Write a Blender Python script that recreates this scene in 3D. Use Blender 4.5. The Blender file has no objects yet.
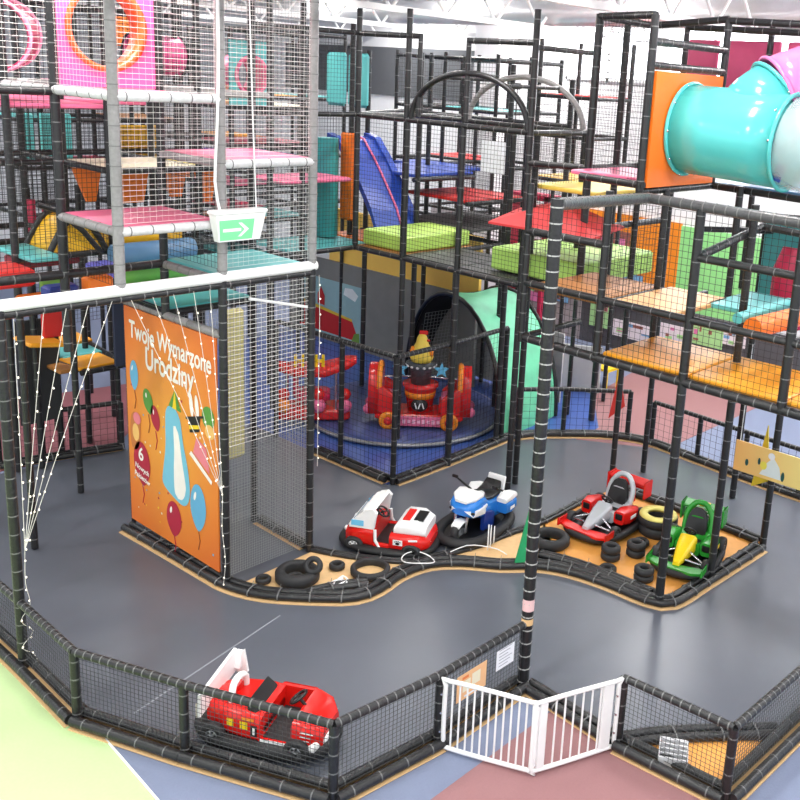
# Indoor playground: climbing frames round a grey driving track with bumper cars.
# World: z up, metres; the front left tower's post stands at (0, 0).
CAM_LOC = (-6.1024, -9.2015, 6.16)
CAM_YAW, CAM_PITCH, CAM_ROLL = 0.88665, 0.24798, 0.06284
CAM_F, CAM_CX, CAM_CY = 967.13, 513.29, 324.25
EXPO = 0.8
LAMP_W = 90
WORLD_S = 1.0
WIN_E = 3.0
import bpy, math, random
from mathutils import Vector as V, Matrix
random.seed(7)
C = bpy.context.scene.collection
PI = math.pi

# ------------------------------------------------------------------ materials
def lin(c):
    c = c / 255.0
    return c / 12.92 if c <= 0.04045 else ((c + 0.055) / 1.055) ** 2.4
MATS = {}
def mat(name, rgb, rough=.5, metal=0, var=.06, scale=9, bump=0, spec=.5, emit=0, alpha=1, trans=0, rvar=0):
    if name in MATS: return MATS[name]
    m = bpy.data.materials.new(name); m.use_nodes = True
    nt = m.node_tree; b = nt.nodes['Principled BSDF']
    col = [lin(v) for v in rgb]
    tc = nt.nodes.new('ShaderNodeTexCoord')
    nz = nt.nodes.new('ShaderNodeTexNoise'); nz.inputs['Scale'].default_value = scale; nz.inputs['Detail'].default_value = 4
    nt.links.new(tc.outputs['Object'], nz.inputs['Vector'])
    mx = nt.nodes.new('ShaderNodeMix'); mx.data_type = 'RGBA'
    nt.links.new(nz.outputs['Fac'], mx.inputs[0])
    mx.inputs[6].default_value = [max(0, c * (1 - var)) for c in col] + [1]
    mx.inputs[7].default_value = [min(1, c * (1 + var)) for c in col] + [1]
    nt.links.new(mx.outputs[2], b.inputs['Base Color'])
    b.inputs['Roughness'].default_value = rough
    b.inputs['Metallic'].default_value = metal
    b.inputs['Specular IOR Level'].default_value = spec
    if rvar:
        mr = nt.nodes.new('ShaderNodeMapRange'); mr.inputs[3].default_value = rough - rvar; mr.inputs[4].default_value = rough + rvar
        nt.links.new(nz.outputs['Fac'], mr.inputs[0]); nt.links.new(mr.outputs[0], b.inputs['Roughness'])
    if bump:
        bp = nt.nodes.new('ShaderNodeBump'); bp.inputs['Strength'].default_value = bump; bp.inputs['Distance'].default_value = .01
        nt.links.new(nz.outputs['Fac'], bp.inputs['Height']); nt.links.new(bp.outputs[0], b.inputs['Normal'])
    if emit:
        b.inputs['Emission Color'].default_value = col + [1]; b.inputs['Emission Strength'].default_value = emit
    if trans: b.inputs['Transmission Weight'].default_value = trans
    if alpha < 1: b.inputs['Alpha'].default_value = alpha
    MATS[name] = m
    return m
FOAM = mat('black_foam', (33, 33, 35), .33, bump=.7, scale=34, var=.3)
TIE = mat('tie_grey', (112, 112, 112), .35, var=.15)
GFOAM = mat('grey_wrapped_foam', (140, 138, 138), .35, bump=.4, scale=25, var=.3)
WFOAM = mat('white_foam', (240, 240, 240), .5)
TRACK = mat('track_rubber', (88, 92, 102), .3, scale=1.6, var=.12)
WOOD = mat('plywood', (226, 186, 134), .55, scale=14, var=.14)
OCHRE = mat('ochre_board', (224, 156, 74), .5, var=.1)
PINK = mat('pink_vinyl', (232, 112, 150), .32, bump=.1)
HOTPINK = mat('hot_pink_vinyl', (240, 96, 158), .4)
TEAL = mat('teal_vinyl', (98, 190, 190), .32, bump=.1)
DTEAL = mat('deep_teal_vinyl', (40, 140, 140), .4)
YEL = mat('yellow_vinyl', (236, 184, 40), .4)
ORANGE = mat('orange_vinyl', (240, 120, 30), .4)
AMBER = mat('amber_vinyl', (236, 160, 40), .35, bump=.1)
RED = mat('red_vinyl', (205, 40, 34), .4)
CRIMSON = mat('crimson_vinyl', (200, 40, 80), .4)
NAVY = mat('navy_vinyl', (40, 56, 130), .4)
BLUE = mat('blue_vinyl', (38, 72, 168), .35)
STEELBLUE = mat('steel_blue_vinyl', (96, 140, 180), .35)
LIME = mat('lime_vinyl', (178, 218, 110), .45)
GREENV = mat('green_vinyl', (124, 190, 84), .4)
BROWN = mat('tan_vinyl', (176, 118, 62), .45)
OLIVE = mat('olive_foam', (205, 196, 130), .6)
CREAM = mat('cream_vinyl', (240, 232, 205), .45)
DARK = mat('dark_rubber', (30, 30, 32), .6, bump=.2, scale=20)
TYRE = mat('tyre_rubber', (40, 40, 42), .65, bump=.4, scale=25, var=.2)
BNET = mat('black_net', (26, 26, 27), .6)
WNET = mat('white_net', (235, 232, 228), .6)
GNET = mat('grey_net', (150, 152, 152), .6)
WHITE = mat('white_plastic', (240, 240, 240), .35)
BRED = mat('bright_red_plastic', (216, 28, 22), .22)
SILVER = mat('silver_plastic', (190, 194, 200), .3, metal=.2)
BGREEN = mat('bright_green_plastic', (44, 150, 50), .25)
BYEL = mat('bright_yellow_plastic', (244, 208, 30), .28)
BBLUE = mat('bright_blue_plastic', (46, 128, 214), .22)
DBLUE = mat('dark_blue_plastic', (24, 52, 130), .3)
LBLUE = mat('light_blue_plastic', (110, 192, 232), .25)
BLACK = mat('black_plastic', (18, 18, 20), .35)
CHROME = mat('chrome', (200, 200, 205), .2, metal=.9)

# ------------------------------------------------------------------ mesh builder
class MB:
    def __init__(s): s.v = []; s.f = []; s.m = []; s.sm = []
    def add(s, vs, fs, m=0, smooth=False):
        o = len(s.v); s.v += [V(v) for v in vs]
        for f in fs: s.f.append([i + o for i in f]); s.m.append(m); s.sm.append(smooth)
    def box(s, c, d, m=0, rz=0, ry=0, rx=0, bev=0):
        x, y, z = d[0] / 2, d[1] / 2, d[2] / 2
        R = Matrix.Rotation(rz, 3, 'Z') @ Matrix.Rotation(ry, 3, 'Y') @ Matrix.Rotation(rx, 3, 'X')
        if bev:
            b = min(bev, x * .9, y * .9, z * .9); vs = []; 
            for zz, k in ((-z, b), (-z + b, 0), (z - b, 0), (z, b)):
                xx, yy = x - k, y - k
                for (sx, sy) in ((-1, -1), (1, -1), (1, 1), (-1, 1)):
                    vs.append((sx * xx - sx * b, sy * yy, zz)); vs.append((sx * xx, sy * yy - sy * b, zz))
            # order points round the octagon
            def ring(k):
                q = vs[k * 8:k * 8 + 8]
                return [q[0], q[2], q[3], q[5], q[4], q[6], q[7], q[1]]
            rings = [ring(k) for k in range(4)]
            P = [R @ V(p) + V(c) for r in rings for p in r]
            F = [list(range(7, -1, -1)), list(range(24, 32))]
            for k in range(3):
                for i in range(8): F.append([k * 8 + i, k * 8 + (i + 1) % 8, k * 8 + 8 + (i + 1) % 8, k * 8 + 8 + i])
            s.add(P, F, m); return
        P = [R @ V((a * x, b * y, e * z)) + V(c) for a, b, e in ((-1, -1, -1), (1, -1, -1), (1, 1, -1), (-1, 1, -1), (-1, -1, 1), (1, -1, 1), (1, 1, 1), (-1, 1, 1))]
        s.add(P, [(3, 2, 1, 0), (4, 5, 6, 7), (0, 1, 5, 4), (1, 2, 6, 5), (2, 3, 7, 6), (3, 0, 4, 7)], m)
    def tube(s, pts, r, m=0, n=10, closed=False, cap=True):
        pts = [V(p) for p in pts]; L = len(pts); vs = []; up = None
        for i, p in enumerate(pts):
            if closed: t = pts[(i + 1) % L] - pts[i - 1]
            else: t = pts[min(i + 1, L - 1)] - pts[max(i - 1, 0)]
            t.normalize()
            if up is None: up = V((0, 0, 1)) if abs(t.z) < .9 else V((1, 0, 0))
            a = t.cross(up)
            if a.length < 1e-4: a = t.cross(V((0, 1, 0)))
            a.normalize(); b = a.cross(t).normalized(); up = b
            rr = r[i] if isinstance(r, (list, tuple)) else r
            for k in range(n):
                w = 2 * PI * k / n; vs.append(p + a * (math.cos(w) * rr) + b * (math.sin(w) * rr))
        fs = []
        for i in range(L if closed else L - 1):
            j = (i + 1) % L
            for k in range(n): fs.append((i * n + k, i * n + (k + 1) % n, j * n + (k + 1) % n, j * n + k))
        s.add(vs, fs, m, True)
        if cap and not closed:
            s.add(vs[:n], [list(range(n))], m); s.add(vs[-n:], [list(range(n - 1, -1, -1))], m)
    def wire(s, p, q, r, m=0):
        p = V(p); q = V(q); t = (q - p).normalized()
        a = t.cross(V((0, 0, 1)) if abs(t.z) < .9 else V((1, 0, 0))).normalized(); b = a.cross(t)
        vs = []
        for c in (p, q):
            for k in range(3):
                w = 2 * PI * k / 3; vs.append(c + a * (math.cos(w) * r) + b * (math.sin(w) * r))
        s.add(vs, [(0, 1, 4, 3), (1, 2, 5, 4), (2, 0, 3, 5)], m)
    def net(s, a, b, c, d, cell, r, m=0, cellv=None, rv=None):
        """quad a-b-c-d, a-b along the bottom"""
        a, b, c, d = map(V, (a, b, c, d)); cellv = cellv or cell
        n = max(1, round((b - a).length / cell)); k = max(1, round((d - a).length / cellv))
        for i in range(n + 1): s.wire(a.lerp(b, i / n), d.lerp(c, i / n), rv or r, m)
        for i in range(k + 1): s.wire(a.lerp(d, i / k), b.lerp(c, i / k), r, m)
    def prism(s, poly, z0, z1, m=0, T=None):
        n = len(poly); P = [V((x, y, z0)) for x, y in poly] + [V((x, y, z1)) for x, y in poly]
        if T: P = [T @ p for p in P]
        F = [list(range(n - 1, -1, -1)), list(range(n, 2 * n))] + [(i, (i + 1) % n, n + (i + 1) % n, n + i) for i in range(n)]
        s.add(P, F, m)
    def lathe(s, prof, c=(0, 0, 0), m=0, n=24, T=None, closed=True):
        """prof: (radius, z) pairs"""
        L = len(prof); vs = []
        for k in range(n):
            w = 2 * PI * k / n
            for r_, z in prof:
                p = V((r_ * math.cos(w), r_ * math.sin(w), z))
                if T: p = T @ p
                vs.append(p + V(c))
        fs = []
        for k in range(n):
            j = (k + 1) % n
            for i in range(L if closed else L - 1):
                e = (i + 1) % L; fs.append((k * L + i, j * L + i, j * L + e, k * L + e))
        s.add(vs, fs, m, True)
    def ball(s, c, r, m=0, n=12, sc=(1, 1, 1)):
        vs = []; fs = []; h = n // 2
        for i in range(h + 1):
            t = PI * i / h
            for k in range(n):
                w = 2 * PI * k / n; vs.append(V(c) + V((r * sc[0] * math.sin(t) * math.cos(w), r * sc[1] * math.sin(t) * math.sin(w), r * sc[2] * math.cos(t))))
        for i in range(h):
            for k in range(n): fs.append((i * n + k, (i + 1) * n + k, (i + 1) * n + (k + 1) % n, i * n + (k + 1) % n))
        s.add(vs, fs, m, True)
    def loft(s, secs, m=0, smooth=True):
        n = len(secs[0]); vs = [p for q in secs for p in q]; fs = []
        for i in range(len(secs) - 1):
            for k in range(n): fs.append((i * n + k, i * n + (k + 1) % n, (i + 1) * n + (k + 1) % n, (i + 1) * n + k))
        s.add(vs, fs, m, smooth); s.add(secs[0], [list(range(n - 1, -1, -1))], m); s.add(secs[-1], [list(range(n))], m)
    def move(s, T):
        s.v = [T @ v for v in s.v]; return s

def rr(x, hw, z0, z1, r=.06, k=3, y0=0):
    """rounded rectangle section across y and z at x"""
    r = min(r, hw * .95, (z1 - z0) * .48); P = []
    for cy, cz, a0 in ((hw - r, z1 - r, 0), (-hw + r, z1 - r, PI / 2), (-hw + r, z0 + r, PI), (hw - r, z0 + r, 1.5 * PI)):
        for i in range(k + 1):
            w = a0 + PI / 2 * i / k; P.append(V((x, y0 + cy + r * math.cos(w), cz + r * math.sin(w))))
    return P
def superring(L, W, z, n=40, e=2.6):
    P = []
    for k in range(n):
        w = 2 * PI * k / n; c, s_ = math.cos(w), math.sin(w)
        P.append(V((L / 2 * math.copysign(abs(c) ** (2 / e), c), W / 2 * math.copysign(abs(s_) ** (2 / e), s_), z)))
    return P
def smooth_path(pts, step=.12, closed=False):
    pts = [V(p) for p in pts]; out = []; n = len(pts)
    for i in range(n if closed else n - 1):
        g = lambda k: pts[k % n] if closed else pts[max(0, min(n - 1, k))]
        p0, p1, p2, p3 = g(i - 1), g(i), g(i + 1), g(i + 2)
        N = max(2, int((p2 - p1).length / step))
        for j in range(N):
            t = j / N
            out.append(.5 * ((2 * p1) + (p2 - p0) * t + (2 * p0 - 5 * p1 + 4 * p2 - p3) * t * t + (3 * p1 - p0 - 3 * p2 + p3) * t ** 3))
    if not closed: out.append(pts[-1])
    return out

# ------------------------------------------------------------------ objects
ORG = {}
def thing(name, label, cat, loc=(0, 0, 0), rz=0, group=None):
    o = bpy.data.objects.new(name, None); C.objects.link(o); o.empty_display_size = .1
    o.location = loc; o.rotation_euler = (0, 0, rz); o['label'] = label; o['category'] = cat
    if group: o['group'] = group
    return o
def build(name, mb, mats, parent=None, label=None, world=True):
    """one mesh object; under a parent the world coordinates become local to the parent's root"""
    me = bpy.data.meshes.new(name)
    vs = mb.v
    if parent is not None and world:
        r = parent
        while r.parent: r = r.parent
        off = V(r.location); vs = [v - off for v in vs]
    me.from_pydata([tuple(v) for v in vs], [], mb.f)
    for m in (mats if isinstance(mats, (list, tuple)) else [mats]): me.materials.append(m)
    me.polygons.foreach_set('material_index', mb.m); me.polygons.foreach_set('use_smooth', mb.sm)
    me.update()
    o = bpy.data.objects.new(name, me); C.objects.link(o)
    if parent is not None: o.parent = parent
    if label: o['label'] = label
    return o
def single(name, mb, mats, label, cat, loc=None, group=None):
    """a thing that is one mesh, its origin at loc"""
    if loc is not None: mb.v = [v - V(loc) for v in mb.v]
    o = build(name, mb, mats)
    if loc is not None: o.location = loc
    o['label'] = label; o['category'] = cat
    if group: o['group'] = group
    return o
def struct(name, mb, mats):
    o = build(name, mb, mats); o['kind'] = 'structure'; return o
def copy_thing(src, loc, rz, label, group=None):
    c = src.copy(); C.objects.link(c); c.location = loc; c.rotation_euler = (0, 0, rz); c['label'] = label
    if group: c['group'] = group
    def kids(a, b):
        for ch in list(a.children):
            d = ch.copy(); C.objects.link(d); d.parent = b; kids(ch, d)
    kids(src, c)
    return c

def pole(p, q, r=.045, gap=.26, tie=True, wob=.0):
    """a foam sleeved pipe with cable ties round it"""
    p, q = V(p), V(q); mb = MB(); L = (q - p).length; n = max(1, round(L / gap)); t = (q - p) / L
    mb.tube([p, q], r, 0, 10)
    if tie:
        for i in range(n):
            c = p + (q - p) * ((i + .5) / n); mb.tube([c - t * .006, c + t * .006], r * 1.07, 1, 8)
    return mb

TIE2 = mat('tie_pale', (176, 176, 174), .35, var=.1)
DG = mat('glint_lightened_foam', (76, 76, 78), .3, bump=.6, scale=30, var=.35)  # black foam, with the glints on its top blended into a lighter colour
class Frame:
    """a bolted climbing frame: every post, rail, pad and net is a part of it"""
    def __init__(s, name, label, cat, loc, group=None):
        s.o = thing(name, label, cat, loc, 0, group)
    def post(s, x, y, z0, z1, r=.05, m=None, gap=.26):
        return build('post', pole((x, y, z0), (x, y, z1), r, gap), [m or FOAM, TIE], s.o)
    def rail(s, p, q, r=.042, m=None, gap=.26, tie=True, name='rail'):
        return build(name, pole(p, q, r, gap, tie), [m or FOAM, TIE], s.o)
    def pad(s, x0, y0, x1, y1, z, m, th=.06, name='platform_pad', label=None):
        mb = MB(); mb.box(((x0 + x1) / 2, (y0 + y1) / 2, z - th / 2), (abs(x1 - x0) - .03, abs(y1 - y0) - .03, th), 0, bev=.015)
        return build(name, mb, m, s.o, label)
    def deck(s, x0, y0, x1, y1, z, m, rm=None, r=.042, label=None):
        """pad and the four rails that carry it"""
        s.pad(x0, y0, x1, y1, z + .03, m, label=label)
        for p, q in (((x0, y0), (x1, y0)), ((x0, y0), (x0, y1)), ((x1, y0), (x1, y1)), ((x0, y1), (x1, y1))):
            s.rail(p + (z - .03,), q + (z - .03,), r, rm)
    def net(s, a, b, z0, z1, cell=.06, r=.003, m=None, cellv=None, rv=None):
        mb = MB(); mb.net((a[0], a[1], z0), (b[0], b[1], z0), (b[0], b[1], z1), (a[0], a[1], z1), cell, r, 0, cellv, rv)
        return build('safety_net', mb, m or BNET, s.o)
    def part(s, name, mb, m, label=None):
        return build(name, mb, m, s.o, label)
# ------------------------------------------------------------------ the hall
def flat(poly, z0=-.02, z1=0.0):
    mb = MB(); mb.prism(poly, z0, z1); return mb
struct('floor', flat([(-14, -14), (14, -14), (14, 17), (-14, 17)], -.1, -.004), mat('blue_grey_carpet', (118, 127, 152), .75, bump=.2, scale=40, var=.06))
def ground(name, poly, z, m, label=None):
    o = struct(name, flat(poly, z - .02, z), m); return o
ground('floor_track', [(-2.45, 5.3), (-2.45, -1.2), (-2.02, -2.35), (-1.44, -3.72), (-.27, -3.86), (1.0, -3.86), (1.0, -6.22), (8.0, -6.5), (8.0, -1.1), (7.0, .55), (6.35, .9), (3.45, .85), (3.45, 2.6), (3.45, 4.3), (1.2, 4.75)], .004, TRACK)
ground('floor_green', [(-2.5, 6), (-2.5, -1.25), (-2.37, -1.6), (-2.47, -2.9), (-2.6, -9), (-9, -9), (-9, 6)], .003, mat('lime_carpet', (182, 206, 150), .7, scale=30, var=.04, bump=.1))
mb = MB()
mb.tube([(-2.37, -1.6, .004), (-2.47, -2.9, .004), (-2.6, -9, .004)], .012, 0, 6)
struct('trim_1', mb, WHITE)
ground('floor_red', [(-.95, -4.3), (.95, -4.3), (1.0, -6.25), (1.6, -9), (-1.9, -9)], .002, mat('rose_carpet', (146, 104, 106), .75, bump=.2, scale=40))
ground('floor_blue', [(3.45, .9), (6.3, .97), (6.95, .1), (7.5, .15), (8.1, .2), (9.6, 1.4), (10.2, 9), (3.4, 9)], .003, mat('royal_blue_vinyl', (58, 88, 160), .35, bump=.1, scale=5))
ground('floor_rose', [(6.95, .08), (7.5, .13), (8.1, .18), (9.6, 1.38), (13, 2), (13, -1.3), (8.75, -1.25), (7.6, -1.3)], .002, mat('rose_carpet', (200, 130, 130), .75))
ground('floor_maroon', [(-3, 5.4), (1.2, 4.9), (4.0, 7.5), (-3, 9.0)], .003, mat('maroon_carpet', (140, 84, 92), .75))
mb = MB(); mb.prism([(-2.0, -1.45), (.05, -1.0), (.05, -.98), (-2.0, -1.43)], .003, .0055); struct('trim_7', mb, mat('scuffed_seam', (134, 138, 146), .5))
# walls and ceiling
WALL = mat('white_wall', (236, 236, 238), .7, var=.03)
DWALL = mat('charcoal_wall', (92, 94, 98), .7)
mb = MB(); mb.box((13.1, 1.5, 4), (.2, 31, 8)); struct('wall_right', mb, WALL)
mb = MB(); mb.box((0, 17.1, 4), (28, .2, 8)); struct('wall_back', mb, mat('grey_wall', (196, 198, 202), .8))
mb = MB(); mb.box((0, 1.5, 8.1), (28, 31, .2)); struct('ceiling', mb, mat('white_ceiling', (238, 238, 240), .8))
def wall_panel(name, y0, y1, z0, z1, m, x=12.97):
    mb = MB(); mb.box((x, (y0 + y1) / 2, (z0 + z1) / 2), (.05, abs(y1 - y0), abs(z1 - z0))); struct(name, mb, m)
wall_panel('trim_2', 1.65, 4.2, 1.25, 3.25, mat('orange_wall_paint', (236, 140, 30), .6))
wall_panel('trim_3', -.45, 1.65, 1.3, 3.2, mat('green_wall_paint', (150, 222, 140), .6))
wall_panel('trim_4', 4.2, 9.5, 0, 2.6, mat('stall_grey', (170, 160, 160), .6))
wall_panel('trim_6', -2, 4.2, 0, 1.25, mat('dark_skirting', (84, 84, 88), .6))
wall_panel('trim_5', 7.3, 16, 5.5, 6.8, DWALL)
GLOW = mat('daylight_window', (244, 248, 255), .3, emit=WIN_E)
for k in range(6):
    mb = MB(); y = -9.5 + k * 2.7; mb.box((12.985, y, 6.95), (.03, 2.3, 1.3)); struct('window_%d' % (k + 1), mb, GLOW)
    mb = MB()
    for yy in (y - 1.18, y, y + 1.18): mb.box((12.97, yy, 6.95), (.06, .06, 1.42))
    for zz in (6.27, 7.63): mb.box((12.97, y, zz), (.06, 2.42, .06))
    struct('window_frame', mb, WHITE)
# white column, roof trusses, ducts
mb = MB(); mb.box((12.2, 6.8, 4), (.7, .75, 7.98)); struct('column', mb, WALL)
for k, y in enumerate((-6, -1.5, 3, 7.5, 12)):
    mb = MB()
    for z in (7.15, 7.85): mb.box((0, y, z), (26, .12, .1))
    x = -13
    while x < 12.9:
        mb.tube([(x, y, 7.15), (x + .65, y, 7.85)], .03, 0, 6); mb.tube([(x + .65, y, 7.85), (x + 1.3, y, 7.15)], .03, 0, 6); x += 1.3
    struct('roof_truss', mb, WHITE)
for k, x in enumerate((4.5, 9.5)):
    mb = MB(); mb.tube([(x, -14, 7.45), (x, 16.9, 7.45)], .25, 0, 16); struct('air_duct', mb, mat('duct_metal', (205, 205, 208), .35, metal=.5))
# ceiling lamps; the row nearest the right wall is extra, added to brighten it
LAMP = mat('lamp_glow', (255, 253, 248), .5, emit=6)
for x in (-6, -1, 4, 8.6, 11.8):
    for y in (-8, -3.7, .8, 5.2, 9.8):
        t = thing('ceiling_lamp', 'long white tube lamp under the hall ceiling', 'lamp', (x, y, 7.9), 0, 'tube lamps under the ceiling')
        a = MB(); a.box((x, y, 7.955), (1.9, .5, .09)); build('housing', a, WHITE, t)
        a = MB(); a.box((x, y, 7.9), (1.8, .42, .03)); build('diffuser', a, LAMP, t)
        l = bpy.data.lights.new('hall_light', 'AREA'); l.shape = 'RECTANGLE'; l.size = 1.8; l.size_y = .42; l.energy = LAMP_W; l.color = (1, .985, .96)
        lo = bpy.data.objects.new('hall_light', l); C.objects.link(lo); lo.location = (x, y, 7.87)
w = bpy.data.worlds.new('World'); bpy.context.scene.world = w; w.use_nodes = True
w.node_tree.nodes['Background'].inputs[0].default_value = (.93, .96, 1, 1); w.node_tree.nodes['Background'].inputs[1].default_value = WORLD_S
# ------------------------------------------------------------------ kerbs of the driving track
def kerb(name, pts, label, closed=False, wood=.13, step=.14, r=.048, sep=.056, z=.062, post_ties=True):
    """two lashed foam tubes on a plywood footing"""
    path = smooth_path([(x, y, 0) for x, y in pts], step, closed); n = len(path)
    c = sum(path, V((0, 0, 0))) / n
    t = thing(name, label, 'kerb', (path[0].x, path[0].y, 0))
    L, R, A, B = [], [], [], []
    for i, p in enumerate(path):
        d = (path[(i + 1) % n] - path[i - 1]) if closed else (path[min(i + 1, n - 1)] - path[max(i - 1, 0)])
        d.normalize(); s = V((d.y, -d.x, 0))
        L.append(p - s * sep + V((0, 0, z))); R.append(p + s * sep + V((0, 0, z)))
        A.append(p - s * wood); B.append(p + s * wood)
    for P in (L, R):
        mb = MB(); mb.tube(P, r, 0, 9, closed)
        build('foam_tube', mb, FOAM, t)
    mb = MB()
    acc = 0
    for i in range(1, n):
        acc += (path[i] - path[i - 1]).length
        if acc > .3:
            acc = 0; p = path[i]; d = (path[i] - path[i - 1]).normalized(); s = V((d.y, -d.x, 0))
            lo = [p + s * (sep + r) * 1.12 * math.cos(a) + V((0, 0, z + r * 1.15 * math.sin(a))) for a in [k * PI / 6 for k in range(12)]]
            mb.tube(lo, .009, 0, 5, True)
            mb.wire(p + V((0, 0, z + r)), p + V((.03, .02, z + r + .06)), .004, 0)
    if mb.v: build('cable_ties', mb, TIE, t)
    mb = MB(); N = n if closed else n - 1
    vs = [p + V((0, 0, q)) for q in (.004, .016) for pair in (A, B) for p in pair]
    for i in range(N):
        j = (i + 1) % n; a0, b0, a1, b1 = i, n + i, 2 * n + i, 3 * n + i
        aj, bj, a1j, b1j = j, n + j, 2 * n + j, 3 * n + j
        mb.add([vs[q] for q in (a0, aj, bj, b0, a1, a1j, b1j, b1)], [(3, 2, 1, 0), (4, 5, 6, 7), (0, 1, 5, 4), (2, 3, 7, 6)])
    build('plywood_footing', mb, WOOD, t)
    return t
def board(name, poly, label, m, z=.024, cat='floor board'):
    mb = MB(); cx = sum(p[0] for p in poly) / len(poly); cy = sum(p[1] for p in poly) / len(poly)
    mb.prism(poly, .005, z); return single(name, mb, m, label, cat, (cx, cy, 0))

kerb('track_kerb', [(-.1, 2.12), (-.06, 1.2), (-.03, .25), (.0, -.1), (.18, -.55), (.62, -1.08), (.9, -1.32), (1.2, -1.36), (1.65, -1.28), (2.1, -1.35), (2.45, -1.62), (2.75, -2.02), (3.1, -2.35), (3.3, -2.75), (3.4, -3.3), (3.43, -3.85), (3.6, -4.08), (4.3, -4.12), (5.2, -4.16), (5.8, -4.18)], 'winding black foam kerb with plywood footing from banner corner to kart pen')
kerb('track_kerb', [(1.28, -.02), (1.5, -.48), (1.9, -1.06), (2.3, -1.27), (2.95, -1.45), (3.5, -1.5), (4.2, -1.6), (5.4, -1.55)], 'black foam kerb behind tyres, running under the red bumper car and blue motorbike', wood=.07, r=.03, sep=.033, z=.045)
kerb('track_kerb', [(5.95, -1.6), (6.02, -2.4), (6.0, -3.3), (5.95, -4.1)], 'straight black foam kerb closing the far side of kart pen', wood=.09)
kerb('track_kerb', [(.5, -.9), (.8, -.98), (1.2, -1.2)], 'short black foam tube lying between tyre pile and big tyre', wood=.06, sep=.04)
kerb('track_kerb', [(3.35, -2.2), (3.5, -2.7), (3.55, -3.2), (3.58, -3.8)], 'inner black foam tube along the front of kart pen', wood=.06, sep=.03)
kerb('track_kerb', [(1.3, 1.15), (1.28, .1)], 'black foam kerb with pale plywood inside the netted banner cage', wood=.1, sep=.03)
kerb('track_kerb', [(3.48, 2.6), (3.5, 1.6), (3.52, .95)], 'black kerb under the blue carousel fence, side near netted cage', wood=.12)
kerb('track_kerb', [(3.55, .84), (4.8, .86), (6.28, .93)], 'black kerb under the blue carousel fence, side facing the track', wood=.12)
kerb('track_kerb', [(6.28, .93), (6.75, .75), (7.3, .3), (7.8, -.2), (8.1, -.85), (8.05, -1.7), (7.95, -2.8), (7.9, -3.9), (7.9, -5.6)], 'curving black kerb on far edge of the grey track')
kerb('track_kerb', [(-.45, 5.2), (.4, 4.98), (1.25, 4.75)], 'black kerb at the far left edge of the grey track', wood=.05)
kerb('track_kerb', [(1.0, -3.9), (.97, -4.5), (.92, -5.05)], 'black foam kerb crossing the floor behind the white gate', wood=.1)
kerb('track_kerb', [(.98, -5.12), (1.4, -5.42), (2.2, -6.15)], 'black foam kerb cutting across the bottom right fence corner', wood=.08)
board('tyre_island_floor', [(.05, -.12), (1.25, -.05), (1.5, -.5), (1.9, -1.08), (2.3, -1.3), (3.0, -1.5), (4.2, -1.6), (3.3, -2.6), (3.1, -2.33), (2.75, -2.0), (2.45, -1.6), (2.1, -1.33), (1.65, -1.25), (1.2, -1.33), (.9, -1.3), (.62, -1.05)], 'pale plywood floor of the narrow island holding loose tyres', WOOD)
board('kart_pen_floor', [(3.1, -2.3), (4.2, -1.6), (5.95, -1.6), (6.0, -4.15), (3.55, -4.05), (3.4, -3.0)], 'orange plywood floor of the pen with two karts', OCHRE)
board('corner_floor', [(1.02, -5.2), (1.5, -5.6), (2.2, -6.18), (1.02, -6.15)], 'orange plywood board inside the bottom right fence corner', OCHRE)

# ------------------------------------------------------------------ low netted fences
def fence_run(label, pts, h=.76, name='barrier_fence', posts=None, cell=.045, nr=.0028, nm=None, low=True, dark=None, topr=.04):
    t = thing(name, label, 'fence', (pts[0][0], pts[0][1], 0))
    for i, p in enumerate(pts):
        if posts is None or i in posts:
            build('post', pole((p[0], p[1], .02), (p[0], p[1], h), .045, .2), [FOAM, TIE], t)
    for p, q in zip(pts, pts[1:]):
        build('top_rail', pole((p[0], p[1], h), (q[0], q[1], h), topr, .095), [FOAM, TIE], t)
        if low:
            d = (V(q) - V(p)).normalized(); s = V((d.y, -d.x)) * .075
            for k in (-1, 1): build('bottom_rail', pole((p[0] + s.x * k, p[1] + s.y * k, .07), (q[0] + s.x * k, q[1] + s.y * k, .07), .05, .3), [FOAM, TIE], t)
            mb = MB(); n2 = V((d.y, -d.x)) * .13; a, b = V(p), V(q)
            mb.prism([a - n2, b - n2, b + n2, a + n2], .004, .014); build('plywood_footing', mb, WOOD, t)
        mb = MB(); mb.net((p[0], p[1], .1), (q[0], q[1], .1), (q[0], q[1], h - .02), (p[0], p[1], h - .02), cell, nr)
        build('net_panel', mb, nm or BNET, t)
    return t
FN = mat('fence_net', (58, 60, 62), .6)
fence_run('black netted fence along the lime green floor, left edge of photo', [(-2.4, 1.25), (-2.4, 0), (-2.43, -1.19), (-2.0, -2.33)], posts=[0, 2, 3], nm=FN)
fence_run('black netted fence panel in front of the red racing bumper car', [(-2.0, -2.33), (-1.42, -3.7)], posts=[1], nm=FN)
fence_run('black netted fence with two paper notices left of the white gate', [(-1.42, -3.7), (-.27, -3.84), (.98, -3.84)], posts=[1], nm=FN)
fence_run('black netted fence corner right of the white gate', [(.92, -5.09), (1.0, -6.2), (2.2, -6.25), (3.4, -6.3)], posts=[0, 1], nm=FN)
fence_run('tall black netted fence around the carousel on blue floor', [(3.4, 3.6), (3.46, 2.0), (3.52, .84), (4.72, .84), (6.2, .95)], h=2.05, cell=.09, nr=.003, low=False)
fence_run('low black rail fence along the far red and blue carpet', [(8.1, -.95), (8.05, -1.9), (7.98, -2.8), (7.92, -3.8), (7.9, -4.8), (7.9, -5.8)], h=.8, cell=.12, nr=.003, low=False)
fence_run('low black rail fence at the far left end of track', [(-1.4, 5.45), (-.45, 5.2), (.55, 4.95), (1.25, 4.75)], h=.8, cell=.1, nr=.003, low=False)
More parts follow.
